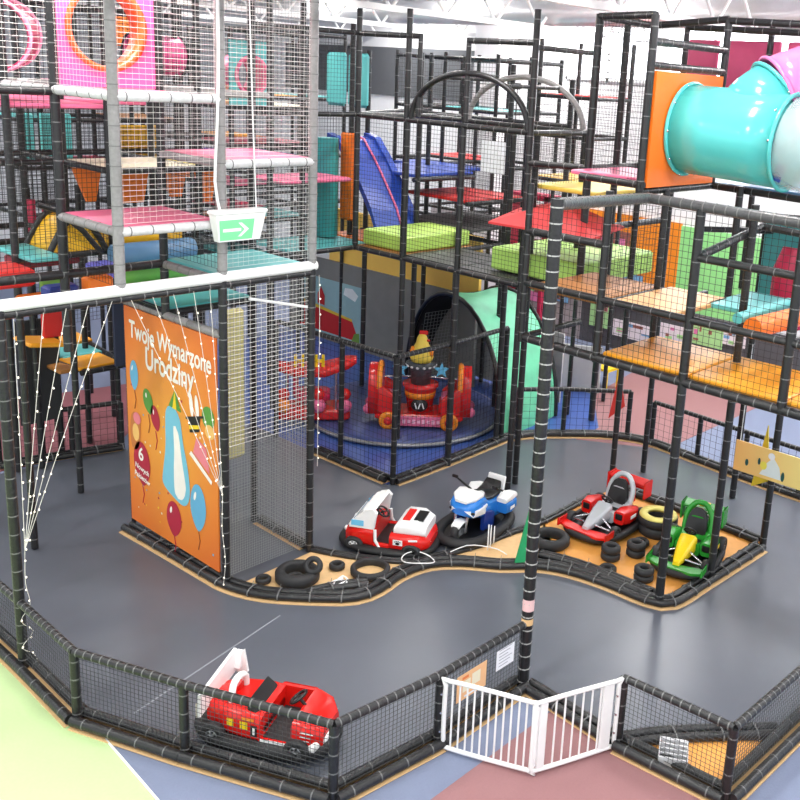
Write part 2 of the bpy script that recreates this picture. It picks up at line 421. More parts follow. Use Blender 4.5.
fence_run('short black rail fence by the red pennant behind the kart pen', [(6.5, .9), (7.2, .35), (8.0, -.5)], h=.9, cell=.12, nr=.003, low=False)

# ------------------------------------------------------------------ white gate
g = thing('safety_gate', 'white folding child gate with vertical bars between the low fences', 'gate', (.06, -4.73, 0))
def leaf(a, b, nb, slab=None):
    a, b = V(a), V(b); d = (b - a); L = d.length; d.normalize()
    mb = MB(); r = .022
    P = lambda u, z: V((a.x + d.x * u, a.y + d.y * u, z))
    mb.tube(smooth_path([P(0, .12), P(0, .7), P(.04, .755), P(L - .02, .755), P(L, .72), P(L, .08), P(L - .03, .045), P(.04, .045)], .06, True), r, 0, 8, True)
    build('gate_frame', mb, WHITE, g)
    for i in range(nb):
        u = L * (i + 1) / (nb + 1); mb = MB(); mb.tube([P(u, .05), P(u, .75)], .0095, 0, 8); build('gate_bar', mb, WHITE, g)
    for u0, u1 in slab or []:
        mb = MB(); m_ = (P(u0, 0) + P(u1, 0)) / 2; mb.box((m_.x, m_.y, .4), (u1 - u0, .03, .7), 0, rz=math.atan2(d.y, d.x), bev=.008); build('gate_stile', mb, WHITE, g)
leaf((-.29, -3.93), (.03, -4.73), 11)
leaf((.05, -4.75), (.86, -5.08), 8, [(.02, .1), (.7, .82)])
for x, y in ((-.262, -3.872), (.885, -5.06)):
    mb = MB()
    for z in (.2, .4, .6): mb.tube([(x - .05, y - .03, z), (x + .03, y + .03, z)], .012, 0, 6)
    build('hinge', mb, CHROME, g)
# paper notices on the fence
def sheet(name, c, w, h, label, cat, mats, drawer=None, nrm=(-.0, -1, 0), tilt=0):
    """a sheet of paper facing nrm, drawn in its own plane: u right, v up"""
    n = V(nrm).normalized(); u = V((0, 0, 1)).cross(n).normalized(); v = n.cross(u)
    c = V(c); mb = MB()
    def quad(u0, v0, u1, v1, m, k=0):
        Q = [c + u * a + v * b + n * (.002 + .0012 * k) for a, b in ((u0, v0), (u1, v0), (u1, v1), (u0, v1))]
        mb.add(Q, [(0, 1, 2, 3)], m)
    mb.add([c + u * a + v * b + n * e for e in (-.002, .002) for a, b in ((-w / 2, -h / 2), (w / 2, -h / 2), (w / 2, h / 2), (-w / 2, h / 2))], [(3, 2, 1, 0), (4, 5, 6, 7), (0, 1, 5, 4), (1, 2, 6, 5), (2, 3, 7, 6), (3, 0, 4, 7)], 0)
    if drawer: drawer(quad)
    return single(name, mb, mats, label, cat, tuple(c))
PAPER = mat('paper', (238, 240, 246), .7); INK = mat('ink', (150, 152, 165), .7)
def dr(q):
    for i in range(6): q(-.1, .1 - i * .035, .1 - (i % 3) * .03, .108 - i * .035, 1, 1)
sheet('paper_notice', (.62, -3.885, .56), .27, .22, 'white paper notice on the net beside the gate', 'notice', [PAPER, INK], dr)
def dr2(q):
    q(-.13, -.06, -.02, .06, 1, 1); q(.0, -.04, .12, .09, 1, 1); q(-.14, .08, -.05, .11, 2, 1); q(-.1, -.12, .1, -.1, 3, 1)
sheet('paper_poster', (.12, -3.89, .52), .42, .28, 'orange paper poster on the net behind the white gate', 'poster', [mat('poster_peach', (240, 190, 140), .6), CREAM, mat('poster_orange', (232, 130, 70), .6), PAPER], dr2)
# grey crate in the corner
mb = MB(); mb.box((1.13, -5.58, .16), (.3, .26, .012), 0, rz=.5)
for a in range(5):
    mb.box((1.13 + (a - 2) * .06, -5.58 + (a - 2) * .033, .21), (.02, .26, .09), 0, rz=.5)
for s_ in (-1, 1):
    mb.box((1.13 - s_ * .06, -5.58 + s_ * .115, .21), (.3, .014, .1), 0, rz=.5); mb.box((1.13 + s_ * .13, -5.58 + s_ * .07, .21), (.014, .26, .1), 0, rz=.5)
for v in mb.v: v.z -= .125
single('crate', mb, mat('pale_grey_plastic', (205, 205, 208), .5), 'pale grey plastic crate inside the bottom right fence corner', 'crate', (1.13, -5.58, .02))

# ------------------------------------------------------------------ tyres
def tyre_mesh(R, w, ri, rot=None, m=0):
    mb = MB(); b = w * .22
    prof = [(ri, .02), (ri + .01, 0), (R - b, 0), (R, b), (R, w - b), (R - b, w), (ri + .01, w), (ri, w - .02)]
    T = rot or Matrix.Identity(4)
    mb.lathe(prof, (0, 0, 0), m, 28, T)
    return mb
def tyre(x, y, z, R, w, ri, label, group='loose tyres on the track islands', tilt=None, paint=None):
    mb = tyre_mesh(R, w, ri, tilt)
    ms = [TYRE]
    if paint:
        mb.lathe([(ri - .002, w - .05), (ri - .002, w + .004), (R - .02, w + .004), (R - .004, w - .035), (R - .02, w - .005)], (0, 0, 0), 1, 28, tilt); ms.append(paint)
    # tread grooves
    o = build('tyre', mb, ms); o.location = (x, y, z); o['label'] = label; o['category'] = 'tyre'; o['group'] = group
    return o
Z0 = .027
tyre(.66, -.52, Z0, .27, .16, .155, 'big black tyre lying on the island with a small tyre leaning on top')
tyre(.6, -.55, Z0 + .02, .115, .08, .05, 'small black tyre lying inside the big tyre')
tyre(.80, -.66, .22, .115, .09, .05, 'small black tyre propped on edge on the big tyre rim', tilt=Matrix.Rotation(.9, 4, V((.775, .63, 0)).cross(V((0, 0, 1)))))
tyre(.34, -.27, Z0, .095, .07, .05, 'small black tyre on the island nearest the orange banner')
tyre(1.2, -.62, Z0, .1, .075, .05, 'small black tyre between big tyre and large tyre ring')
tyre(1.42, -1.0, Z0, .25, .1, .185, 'wide thin black tyre ring lying below the red bumper car')
tyre(3.72, -2.08, Z0, .27, .14, .16, 'wide black tyre at the left corner of kart pen, beside red kart')
tyre(3.98, -2.9, Z0, .13, .1, .06, 'small black tyre, bottom of a pair in middle of kart pen', group='small tyres in the kart pen')
tyre(3.98, -2.9, Z0 + .102, .13, .1, .06, 'small black tyre, top of the pair in middle of kart pen', group='small tyres in the kart pen')
tyre(4.32, -3.08, Z0, .13, .1, .06, 'small black tyre, bottom of the pair beside the green kart nose', group='small tyres in the kart pen')
tyre(4.32, -3.08, Z0 + .102, .13, .1, .06, 'small black tyre, top of the pair beside the green kart nose', group='small tyres in the kart pen')
tyre(3.66, -3.08, Z0, .115, .08, .055, 'small black tyre standing alone by the pen front kerb', group='small tyres in the kart pen')
tyre(3.83, -3.52, Z0, .13, .09, .06, 'small black tyre, bottom of the pair by pen front post', group='small tyres in the kart pen')
tyre(3.83, -3.52, Z0 + .092, .13, .09, .06, 'small black tyre, top of the pair by pen front post', group='small tyres in the kart pen')
tyre(4.62, -2.98, Z0, .11, .09, .05, 'small black tyre half hidden between the two karts', group='small tyres in the kart pen')
tyre(5.12, -2.92, Z0, .27, .15, .16, 'black tyre under the yellow painted tyre in kart pen')
tyre(5.12, -2.92, Z0 + .152, .28, .15, .16, 'yellow painted tyre on top of stack between the karts', paint=mat('yellow_paint', (230, 216, 120), .5))
tyre(3.52, -3.78, Z0, .13, .08, .07, 'small black tyre round the foot of pen front post', group='small tyres in the kart pen')
# ------------------------------------------------------------------ bumper cars (x forward, origin at the floor)
RIM = mat('rim_grey', (150, 152, 156), .35, metal=.5)
def squash(t, k, kz):
    """scale every part mesh of a car about its own origin"""
    for o in [c for c in t.children_recursive if c.type == 'MESH']:
        for v in o.data.vertices: v.co.x *= k; v.co.y *= k; v.co.z *= kz
def car_base(t, L, W, z=.12, r=.075, e=2.6, x0=0):
    mb = MB(); mb.tube([p + V((x0, 0, 0)) for p in superring(L - 2 * r, W - 2 * r, z, 44, e)], r, 0, 12, True); build('rubber_bumper', mb, DARK, t, world=False)
    mb = MB(); P = [(p.x + x0, p.y) for p in superring(L - 2 * r, W - 2 * r, 0, 32, e)]; mb.prism(P, .05, .13); build('chassis', mb, BLACK, t, world=False)
def wheel(t, x, y, R=.12, w=.07, hub=None, z=None):
    mb = MB(); T = Matrix.Rotation(PI / 2, 4, 'X')
    mb.lathe([(R * .5, -w / 2), (R * .9, -w / 2), (R, -w / 4), (R, w / 4), (R * .9, w / 2), (R * .5, w / 2)], (x, y, z or R), 0, 22, T)
    o = build('wheel', mb, TYRE, t, world=False)
    mb = MB(); mb.lathe([(.001, -w * .42), (R * .52, -w * .42), (R * .52, w * .42), (.001, w * .42)], (x, y, z or R), 0, 16, T)
    for k in range(5):
        a = k * 2 * PI / 5; s = 1 if y > 0 else -1
        mb.box((x + R * .3 * math.cos(a), y + s * w * .43, (z or R) + R * .3 * math.sin(a)), (R * .16, .012, R * .16), 1)
    build('hub_cap', mb, [hub or RIM, BLACK], o, world=False)
def steering(t, x, z, R=.1, tilt=-.9, y=0):
    T = Matrix.Translation((x, y, z)) @ Matrix.Rotation(tilt, 4, 'Y')
    mb = MB(); mb.tube([T @ V((R * math.cos(a), R * math.sin(a), 0)) for a in [k * PI / 10 for k in range(20)]], .016, 0, 8, True)
    for k in range(3):
        a = k * 2 * PI / 3; mb.tube([T @ V((0, 0, 0)), T @ V((R * math.cos(a), R * math.sin(a), 0))], .011, 0, 6)
    mb.tube([T @ V((0, 0, 0)), T @ V((0, 0, -.16))], .016, 0, 8)
    build('steering_wheel', mb, BLACK, t, world=False)
def badge(t, x, y, z, w, h, m, name='badge', ny=1, k=0):
    mb = MB(); mb.box((x, y + ny * k * .003, z), (w, .008, h), 0, bev=.003); return build(name, mb, m, t, world=False)

# --- red and white rescue bumper car
t = thing('bumper_car', 'red and white fire rescue bumper car on the grey track below carousel', 'bumper car', (2.16, -.56, .005), math.radians(119))
car_base(t, 1.36, .92)
mb = MB()
mb.loft([rr(.56, .18, .15, .34, .08), rr(.52, .28, .14, .42, .1), rr(.4, .34, .14, .5, .1), rr(.2, .36, .14, .53, .1), rr(.12, .36, .14, .52, .09)])
mb.loft([rr(-.1, .36, .14, .46, .08), rr(-.3, .37, .14, .47, .09), rr(-.48, .35, .14, .46, .1), rr(-.58, .27, .16, .4, .1), rr(-.61, .2, .2, .34, .06)])
for s in (-1, 1): mb.box((.01, s * .33, .19), (.24, .07, .12), 0, bev=.02)
build('body', mb, BRED, t, world=False)
mb = MB(); mb.box((.0, 0, .2), (.3, .56, .05)); mb.box((-.12, 0, .34), (.06, .56, .26), 0, bev=.02); build('seat', mb, BLACK, t, world=False)
# white windscreen frame: two side pillars and a top arch
mb = MB()
for s in (-1, 1):
    prof = [(.46, .5), (.36, .72), (.24, .86), (.14, .9), (.08, .82), (.1, .7), (.12, .5)]
    mb.add([V((x, s * .34, z)) for x, z in prof] + [V((x, s * .28, z)) for x, z in prof], [[0, 1, 2, 3, 4, 5, 6], [13, 12, 11, 10, 9, 8, 7]] + [[i, (i + 1) % 7, 7 + (i + 1) % 7, 7 + i] for i in range(7)])
    mb.tube([(.1, s * .34, .5), (.09, s * .355, .3), (.02, s * .36, .16), (-.08, s * .36, .17)], .022, 0, 8)
mb.box((.2, 0, .86), (.2, .6, .05), 0, ry=.35, bev=.02); mb.box((.43, 0, .55), (.06, .62, .1), 0, ry=-.4)
build('windscreen_frame', mb, WHITE, t, world=False)
for s in (-1, 1):
    mb = MB(); mb.box((.34, s * .345, .6), (.17, .012, .11), 0, bev=.004); build('side_window', mb, LBLUE, t, world=False)
mb = MB(); mb.box((.38, 0, .7), (.012, .5, .24), 0, ry=-.45); build('windscreen', mb, mat('tinted_glass', (120, 150, 170), .1, alpha=.6), t, world=False)
mb = MB(); mb.loft([rr(-.14, .3, .44, .58, .05), rr(-.2, .31, .44, .66, .06), rr(-.42, .3, .44, .68, .07), rr(-.56, .25, .4, .6, .08)]); rh = build('rear_hood', mb, WHITE, t, world=False)
mb = MB(); mb.box((-.27, .0, .675), (.1, .34, .02), 0); mb.box((-.43, .0, .68), (.13, .3, .02), 1); build('hood_panel', mb, [BRED, BLACK], rh, world=False)
steering(t, .1, .66, .1, -.8, .0)
for x in (.38, -.4):
    for s in (-1, 1): wheel(t, x, s * .345, .125, .09, WHITE if x > 0 else BLACK, .19)
for s in (-1, 1):
    b = badge(t, -.22, s * .372, .33, .13, .11, WHITE, 'badge', s)
    mb = MB(); mb.ball((-.22, s * .378, .315), .03, 0, 8, (1, .2, 1))
    for dx, dz in ((-.035, .345), (-.012, .36), (.014, .36), (.036, .345)): mb.ball((-.22 + dx, s * .378, dz), .012, 0, 6, (1, .3, 1))
    build('paw_mark', mb, BLACK, b, world=False)
    mb = MB(); mb.box((-.42, s * .36, .4), (.12, .012, .03), 0, ry=.2); build('white_stripe', mb, WHITE, t, world=False)
    mb = MB(); mb.ball((.545, s * .19, .36), .045, 0, 10, (.5, 1, 1)); build('headlight', mb, WHITE, t, world=False)
    mb = MB(); mb.ball((-.595, s * .16, .3), .035, 0, 8, (.5, 1, 1)); build('tail_light', mb, WHITE, t, world=False)
squash(t, 1.0, .7)
# --- blue police motorbike bumper car
t = thing('bumper_motorbike', 'blue and white police motorbike bumper car beside the red rescue car', 'bumper car', (3.29, -1.07, .005), math.radians(190))
car_base(t, 1.5, .92, .12, .085)
mb = MB()
mb.loft([rr(.42, .1, .5, .62, .04), rr(.36, .2, .46, .74, .08), rr(.2, .24, .42, .8, .09), rr(.05, .2, .34, .76, .08), rr(-.1, .17, .2, .6, .07), rr(-.4, .19, .18, .56, .07), rr(-.52, .16, .24, .52, .06)])
build('body', mb, BBLUE, t, world=False)
mb = MB(); mb.loft([rr(.40, .1, .72, .77, .02), rr(.3, .19, .74, .84, .04), rr(.14, .21, .76, .86, .04), rr(.02, .15, .75, .82, .03)]); sh = build('screen_cowl', mb, WHITE, t, world=False)
for s in (-1, 1):
    mb = MB(); mb.add([V((x, s * y, z)) for x, y, z in ((.44, .1, .6), (.3, .25, .62), (.12, .27, .66), (.16, .26, .5), (.36, .19, .48))] + [V((x - .02, s * (y - .03), z)) for x, y, z in ((.44, .1, .6), (.3, .25, .62), (.12, .27, .66), (.16, .26, .5), (.36, .19, .48))], [[0, 1, 2, 3, 4], [9, 8, 7, 6, 5]] + [[i, (i + 1) % 5, 5 + (i + 1) % 5, 5 + i] for i in range(5)]); build('side_fairing', mb, WHITE, t, world=False)
    mb = MB(); mb.ball((.36, s * .17, .56), .045, 0, 10, (.6, 1, .7)); build('headlight', mb, BLACK, t, world=False)
    mb = MB(); mb.loft([rr(.12, .03, .14, .5, .02, y0=s * .2), rr(-.04, .04, .12, .46, .02, y0=s * .22), rr(-.14, .03, .14, .4, .02, y0=s * .21)]); build('leg_shield', mb, DBLUE, t, world=False)
    mb = MB(); mb.loft([rr(-.3, .09, .3, .5, .04, y0=s * .26), rr(-.42, .1, .28, .52, .05, y0=s * .27), rr(-.6, .08, .3, .5, .05, y0=s * .26)]); pn = build('pannier', mb, BBLUE, t, world=False)
    mb = MB(); mb.loft([rr(-.29, .085, .5, .58, .03, y0=s * .26), rr(-.42, .1, .52, .66, .04, y0=s * .27), rr(-.61, .08, .5, .6, .04, y0=s * .26)]); build('pannier_lid', mb, WHITE, pn, world=False)
    mb = MB(); mb.tube(smooth_path([(.1, s * .03, .84), (.06, s * .2, .9), (.0, s * .34, .92), (-.03, s * .42, .9)], .05), .018, 0, 8); hb = build('handlebar', mb, BLACK, t, world=False)
    mb = MB(); mb.box((.06, s * .33, .97), (.03, .1, .06), 0, bev=.01); build('mirror', mb, BLACK, hb, world=False)
    mb = MB(); mb.tube([(.4, s * .09, .2), (.36, s * .1, .52)], .022, 0, 8); build('fork', mb, CHROME, t, world=False)
mb = MB(); mb.loft([rr(-.02, .12, .6, .66, .03), rr(-.2, .16, .57, .64, .03), rr(-.4, .16, .58, .68, .03), rr(-.48, .13, .64, .8, .03)]); build('seat', mb, BLACK, t, world=False)
mb = MB(); mb.box((-.56, 0, .72), (.04, .3, .26), 0, ry=-.2, bev=.015); build('backrest', mb, WHITE, t, world=False)
wheel(t, .42, 0, .17, .1, RIM, .19); wheel(t, -.45, 0, .16, .12, RIM, .19)
mb = MB(); mb.loft([rr(.52, .07, .3, .34, .015), rr(.42, .08, .36, .4, .015), rr(.3, .07, .34, .38, .015)]); build('mudguard', mb, WHITE, t, world=False)
badge(t, .1, .272, .58, .12, .07, BBLUE, 'badge', 1); badge(t, -.42, .375, .4, .12, .06, WHITE, 'badge', 1); badge(t, -.42, -.375, .4, .12, .06, WHITE, 'badge', -1)
squash(t, .97, .78)
# --- formula style karts
def kart(label, loc, rz, nose, wing, pod, rear, seat, k=1.0, z=.03):
    t = thing('formula_kart', label, 'bumper car', loc, rz)
    car_base(t, 1.56, 1.04, .11, .062, 2.8)
    mb = MB(); mb.loft([rr(.62, .05, .16, .24, .03), rr(.45, .09, .17, .32, .05), rr(.2, .13, .18, .42, .06), rr(.06, .14, .2, .47, .06)]); build('nose', mb, nose, t, world=False)
    mb = MB(); mb.prism([(.72, -.28), (.74, .28), (.66, .42), (.5, .42), (.54, .2), (.58, 0), (.54, -.2), (.5, -.42), (.66, -.42)], .15, .19)
    for s in (-1, 1): mb.box((.6, s * .43, .21), (.26, .025, .13), 0, bev=.01)
    build('front_wing', mb, wing, t, world=False)
    mb = MB()
    mb.loft([rr(.1, .2, .16, .36, .06), rr(-.1, .24, .16, .32, .06), rr(-.36, .24, .16, .4, .06), rr(-.52, .16, .18, .5, .06)])
    build('tub', mb, pod, t, world=False)
    for s in (-1, 1):
        mb = MB(); mb.loft([rr(.12, .09, .2, .42, .05, y0=s * .3), rr(-.04, .11, .16, .44, .06, y0=s * .31), rr(-.3, .1, .16, .38, .06, y0=s * .3), rr(-.5, .05, .18, .3, .04, y0=s * .26)]); p = build('side_pod', mb, wing, t, world=False)
        mb = MB(); mb.box((.125, s * .3, .33), (.02, .12, .1), 0, bev=.008); build('air_inlet', mb, BLACK, p, world=False)
        mb = MB(); mb.tube([(.5, s * .1, .26), (.42, s * .36, .2)], .018, 0, 6); mb.tube([(.3, s * .12, .3), (.38, s * .36, .2)], .018, 0, 6); build('suspension_arm', mb, CHROME, t, world=False)
        wheel(t, .38, s * .4, .12, .1, RIM, .17); wheel(t, -.44, s * .4, .14, .12, RIM, .19)
    # seat shell with a tall rounded headrest
    mb = MB(); mb.loft([rr(-.02, .15, .3, .34, .02), rr(-.2, .16, .29, .33, .02), rr(-.26, .16, .3, .38, .03)])
    T = Matrix.Translation((-.3, 0, .3)) @ Matrix.Rotation(-.3, 4, 'Y')
    mb2 = []
    for z_, hw in ((0, .16), (.15, .17), (.3, .15), (.4, .11), (.45, .05)):
        mb2.append([T @ V((x, y, z_)) for x, y in ((.05, -hw), (.05, hw), (-.03, hw * .96), (-.03, -hw * .96))])
    mb.loft(mb2, 0, False); build('seat', mb, BLACK, t, world=False)
    mb = MB()
    P = [T @ V((-.05, y, z_)) for y, z_ in ((-.2, -.02), (-.21, .2), (-.19, .36), (-.1, .5), (0, .53), (.1, .5), (.19, .36), (.21, .2), (.2, -.02))]
    mb.tube(smooth_path(P, .06), .045, 0, 8); build('seat_surround', mb, seat, t, world=False)
    mb = MB(); mb.loft([rr(-.34, .12, .3, .62, .06), rr(-.5, .1, .26, .56, .05), rr(-.66, .06, .24, .4, .04)]); build('engine_cover', mb, seat, t, world=False)
    mb = MB(); mb.box((-.68, 0, .66), (.2, .66, .05), 0, ry=.25, bev=.015); mb.box((-.73, 0, .56), (.1, .62, .04), 0, ry=.2)
    for s in (-1, 1): mb.box((-.68, s * .34, .56), (.26, .03, .3), 0, bev=.012)
    mb.box((-.64, .12, .46), (.06, .03, .34)); mb.box((-.64, -.12, .46), (.06, .03, .34))
    build('rear_wing', mb, rear, t, world=False)
    steering(t, .0, .5, .09, -.9)
    return t
t = kart('red and silver formula kart in the pen beside the yellow painted tyre', (4.72, -2.3, .024), math.radians(183), SILVER, BRED, SILVER, BRED, SILVER)
for s in (-1, 1): badge(t, -.12, s * .425, .3, .16, .06, WHITE, 'white_number_strip', s)
squash(t, .9, .86)
t = kart('green and yellow formula kart behind the pen front posts', (4.72, -3.65, .024), math.radians(192), BYEL, BGREEN, BGREEN, BGREEN, BGREEN)
for s in (-1, 1): badge(t, -.12, s * .425, .3, .16, .06, BYEL, 'yellow_number_strip', s)
mb = MB(); mb.box((-.69, 0, .692), (.12, .16, .012), 0, ry=.25); build('wing_decal', mb, BYEL, t, world=False)
squash(t, .86, .86)
# --- red racing bumper car behind the front fence
t = thing('bumper_car', 'red and white racing bumper car with tall white rear panel behind the front fence', 'bumper car', (-1.3, -2.62, .005), math.radians(-62))
car_base(t, 1.42, .8, .13, .075)
mb = MB()
mb.loft([rr(.62, .2, .16, .32, .06), rr(.54, .28, .16, .42, .07), rr(.42, .3, .16, .46, .07), rr(.36, .3, .16, .47, .06)])
mb.loft([rr(.06, .3, .16, .44, .06), rr(-.1, .3, .16, .46, .07), rr(-.32, .27, .16, .46, .08), rr(-.52, .2, .2, .44, .07)])
mb.box((.2, .27, .31), (.36, .05, .3), 0, bev=.015); mb.box((.2, -.28, .19), (.34, .05, .06), 0, bev=.012)
build('body', mb, BRED, t, world=False)
mb = MB(); mb.loft([rr(.64, .12, .15, .24, .04), rr(.57, .3, .15, .27, .05), rr(.5, .31, .15, .24, .04)]); build('front_bumper_panel', mb, WHITE, t, world=False)
mb = MB(); mb.box((.2, 0, .19), (.34, .48, .03)); build('foot_well', mb, DARK, t, world=False)
mb = MB(); mb.loft([rr(.06, .23, .24, .32, .03), rr(-.02, .23, .26, .48, .05), rr(-.1, .22, .3, .56, .05)]); build('seat', mb, BLACK, t, world=False)
mb = MB(); mb.tube(smooth_path([(-.3, -.14, .42), (-.3, -.13, .56), (-.31, -.06, .62), (-.31, .06, .62), (-.3, .13, .56), (-.3, .14, .42)], .05), .035, 0, 8); build('headrest_hoop', mb, WHITE, t, world=False)
mb = MB(); mb.loft([rr(-.3, .12, .4, .54, .06), rr(-.46, .1, .38, .48, .05), rr(-.56, .08, .36, .42, .03)]); build('engine_cover', mb, BRED, t, world=False)
mb = MB(); mb.loft([[V((-.5, y, z)) for y, z in ((-.36, .38), (.36, .44), (.34, .7), (-.34, .62))], [V((-.53, y, z)) for y, z in ((-.36, .38), (.36, .44), (.34, .7), (-.34, .62))]][::-1], 0, False)
mb.loft([[V((x, y, z)) for y, z in ((.28, .5), (.36, .5), (.36, .68), (.33, .68))] for x in (-.5, -.44)], 0, False)
mb.loft([[V((-.5, .36, .42)), V((-.38, .36, .44)), V((-.42, .36, .7)), V((-.5, .36, .62))], [V((-.5, .33, .42)), V((-.38, .33, .44)), V((-.42, .33, .7)), V((-.5, .33, .62))]], 0, False)
build('rear_wing', mb, WHITE, t, world=False)
mb = MB()
for k in range(4): mb.box((-.535, -.36 + k * .04, .46), (.008, .008, .16)); mb.box((-.535, -.3, .4 + k * .04), (.008, .14, .008))
build('rear_grille', mb, mat('grille_beige', (214, 206, 190), .5), t, world=False)
steering(t, .3, .54, .085, -.7)
for x in (.42, -.4):
    for s in (-1, 1): wheel(t, x, s * .31, .12, .08, RIM, .19)
badge(t, -.1, -.303, .34, .075, .09, BYEL, 'yellow_shield', -1); badge(t, -.24, -.29, .34, .065, .085, BYEL, 'yellow_shield', -1)
b = badge(t, .0, -.303, .3, .06, .12, BLACK, 'black_number_plate', -1); badge(b, .0, -.309, .3, .022, .08, WHITE, 'white_number', -1)
badge(t, -.06, -.303, .42, .12, .03, mat('orange_decal', (240, 150, 40), .4), 'orange_decal', -1)
for i in range(3): badge(t, .5 - i * .02, -.292, .38 - i * .045, .14, .013, WHITE, 'white_lettering', -1)
badge(t, .2, -.308, .21, .28, .05, WHITE, 'white_sill', -1)
squash(t, 1.0, .9)
# ------------------------------------------------------------------ front left tower
T = Frame('play_tower', 'tall grey foam climbing tower at front left with pink and teal platforms and white nets', 'climbing frame', (0, 0, 0))
for x, y, z0, z1, m in ((-2.4, 0, .02, 3.8, FOAM), (-1.2, 0, 3.8, 7.95, GFOAM), (0, 0, 3.8, 7.95, GFOAM), (0, 0, .02, 3.8, FOAM), (1.25, 0, .02, 3.8, FOAM), (1.25, 0, 3.8, 7.95, GFOAM), (0, 1.2, .02, 7.95, FOAM), (-1.2, 1.2, 2.9, 7.95, FOAM), (1.25, 1.2, .02, 7.95, FOAM), (-2.4, 1.2, .02, 7.95, FOAM)):
    T.post(x, y, z0, z1, .055 if m is GFOAM else .05, m, .2)
T.post(0, 2.14, .02, 3.16, .03); 
# white padded beam across the front
mb = MB(); mb.tube([(-4.2, 0, 3.82), (1.3, 0, 3.82)], .062, 0, 12); T.part('white_beam', mb, WFOAM, 'white padded beam')
T.rail((-4.2, 0, 3.73), (1.25, 0, 3.73), .04)
WG = mat('pale_wrapped_foam', (206, 206, 208), .35, bump=.3, scale=25, var=.2)
T.rail((-1.2, 0, 5.76), (0, 0, 5.76), .05, WG); T.rail((-1.2, 0, 5.76), (-1.2, 2.5, 5.76), .05, WG)
T.pad(-1.2, 0, 0, 1.2, 5.79, PINK); T.rail((-1.2, 1.2, 5.74), (0, 1.2, 5.74)); T.rail((0, 0, 5.74), (0, 1.2, 5.74))
T.pad(-1.2, 0, 0, 1.2, 4.47, PINK); T.rail((-1.2, 0, 4.42), (0, 0, 4.42), .05, WG); T.rail((-1.2, 0, 4.42), (-1.2, 1.2, 4.42), .05, GFOAM); T.rail((-1.2, 1.2, 4.4), (0, 1.2, 4.4)); T.rail((0, 0, 4.4), (0, 1.2, 4.4))
T.pad(0, 0, 1.25, 1.2, 5.12, PINK); T.rail((0, 0, 5.07), (1.25, 0, 5.07), .05, WG); T.rail((0, 0, 5.07), (0, 1.2, 5.07), .045, GFOAM); T.rail((0, 1.2, 5.05), (1.25, 1.2, 5.05)); T.rail((1.25, 0, 5.05), (1.25, 1.2, 5.05))
T.pad(0, 0, 1.25, 1.2, 3.84, TEAL); T.rail((0, 0, 3.77), (0, 1.2, 3.77), .05, GFOAM); T.rail((0, 1.2, 3.77), (1.25, 1.2, 3.77)); T.rail((1.25, 0, 3.77), (1.25, 1.2, 3.77))
T.pad(.1, 1.2, 1.25, 2.35, 3.22, TEAL); T.rail((0, 1.2, 3.16), (1.25, 1.2, 3.16)); T.rail((0, 2.35, 3.16), (1.25, 2.35, 3.16)); T.rail((0, 1.2, 3.16), (0, 2.35, 3.16))
T.rail((0, 0, 3.14), (0, 2.14, 3.14), .05, GFOAM)
T.rail((-2.4, 1.2, 3.78), (1.25, 1.2, 3.78), .05); T.rail((-2.4, 0, 3.75), (-2.4, 1.2, 3.75)); 
T.rail((-1.2, 1.2, 7.2), (0, 1.2, 7.2)); T.rail((-2.4, 1.2, 5.74), (-1.2, 1.2, 5.74))
# nets: white in front, black inside
T.net((-1.2, 0), (0, 0), 4.5, 5.72, .07, .0026, WNET, .055, .0013); T.net((-1.2, 0), (0, 0), 5.82, 7.95, .07, .0026, WNET, .055, .0013)
T.net((0, 0), (1.25, 0), 3.92, 5.05, .07, .0026, WNET, .05, .0013); T.net((0, 0), (1.25, 0), 5.15, 7.95, .07, .0026, WNET, .05, .0013)
T.net((-1.2, 0), (-1.2, 1.2), 5.82, 7.95, .07, .0026, WNET, .055, .0013); T.net((-2.4, 1.2), (-1.2, 1.2), 5.8, 7.95, .07, .0026, WNET, .06, .0013)
T.net((0, 0), (1.25, 0), 1.78, 3.72, .075, .003, WNET, .055, .0018)
T.net((0, 0), (1.25, 0), .12, 1.78, .034, .0019, GNET)
T.net((1.25, 0), (1.25, 1.2), .1, 3.75, .06, .003, GNET); T.net((0, 1.2), (1.25, 1.2), .1, 3.15, .05, .003, GNET)
T.net((-1.2, 0), (-1.2, 1.2), 3.85, 4.4, .06, .0025); T.net((1.25, 0), (1.25, 1.2), 3.9, 7.95, .06, .0025, GNET); T.net((-2.4, 1.2), (-1.2, 1.2), 3.85, 5.7, .06, .0028)
T.net((0, 0), (0, 1.2), 3.9, 5.0, .07, .0025); T.net((0, 1.2), (1.25, 1.2), 3.9, 7.9, .07, .0025, GNET)
mb = MB(); mb.tube([(.42, .1, 3.5), (1.22, .02, 3.3)], .018, 0, 8); T.part('white_brace', mb, WHITE)
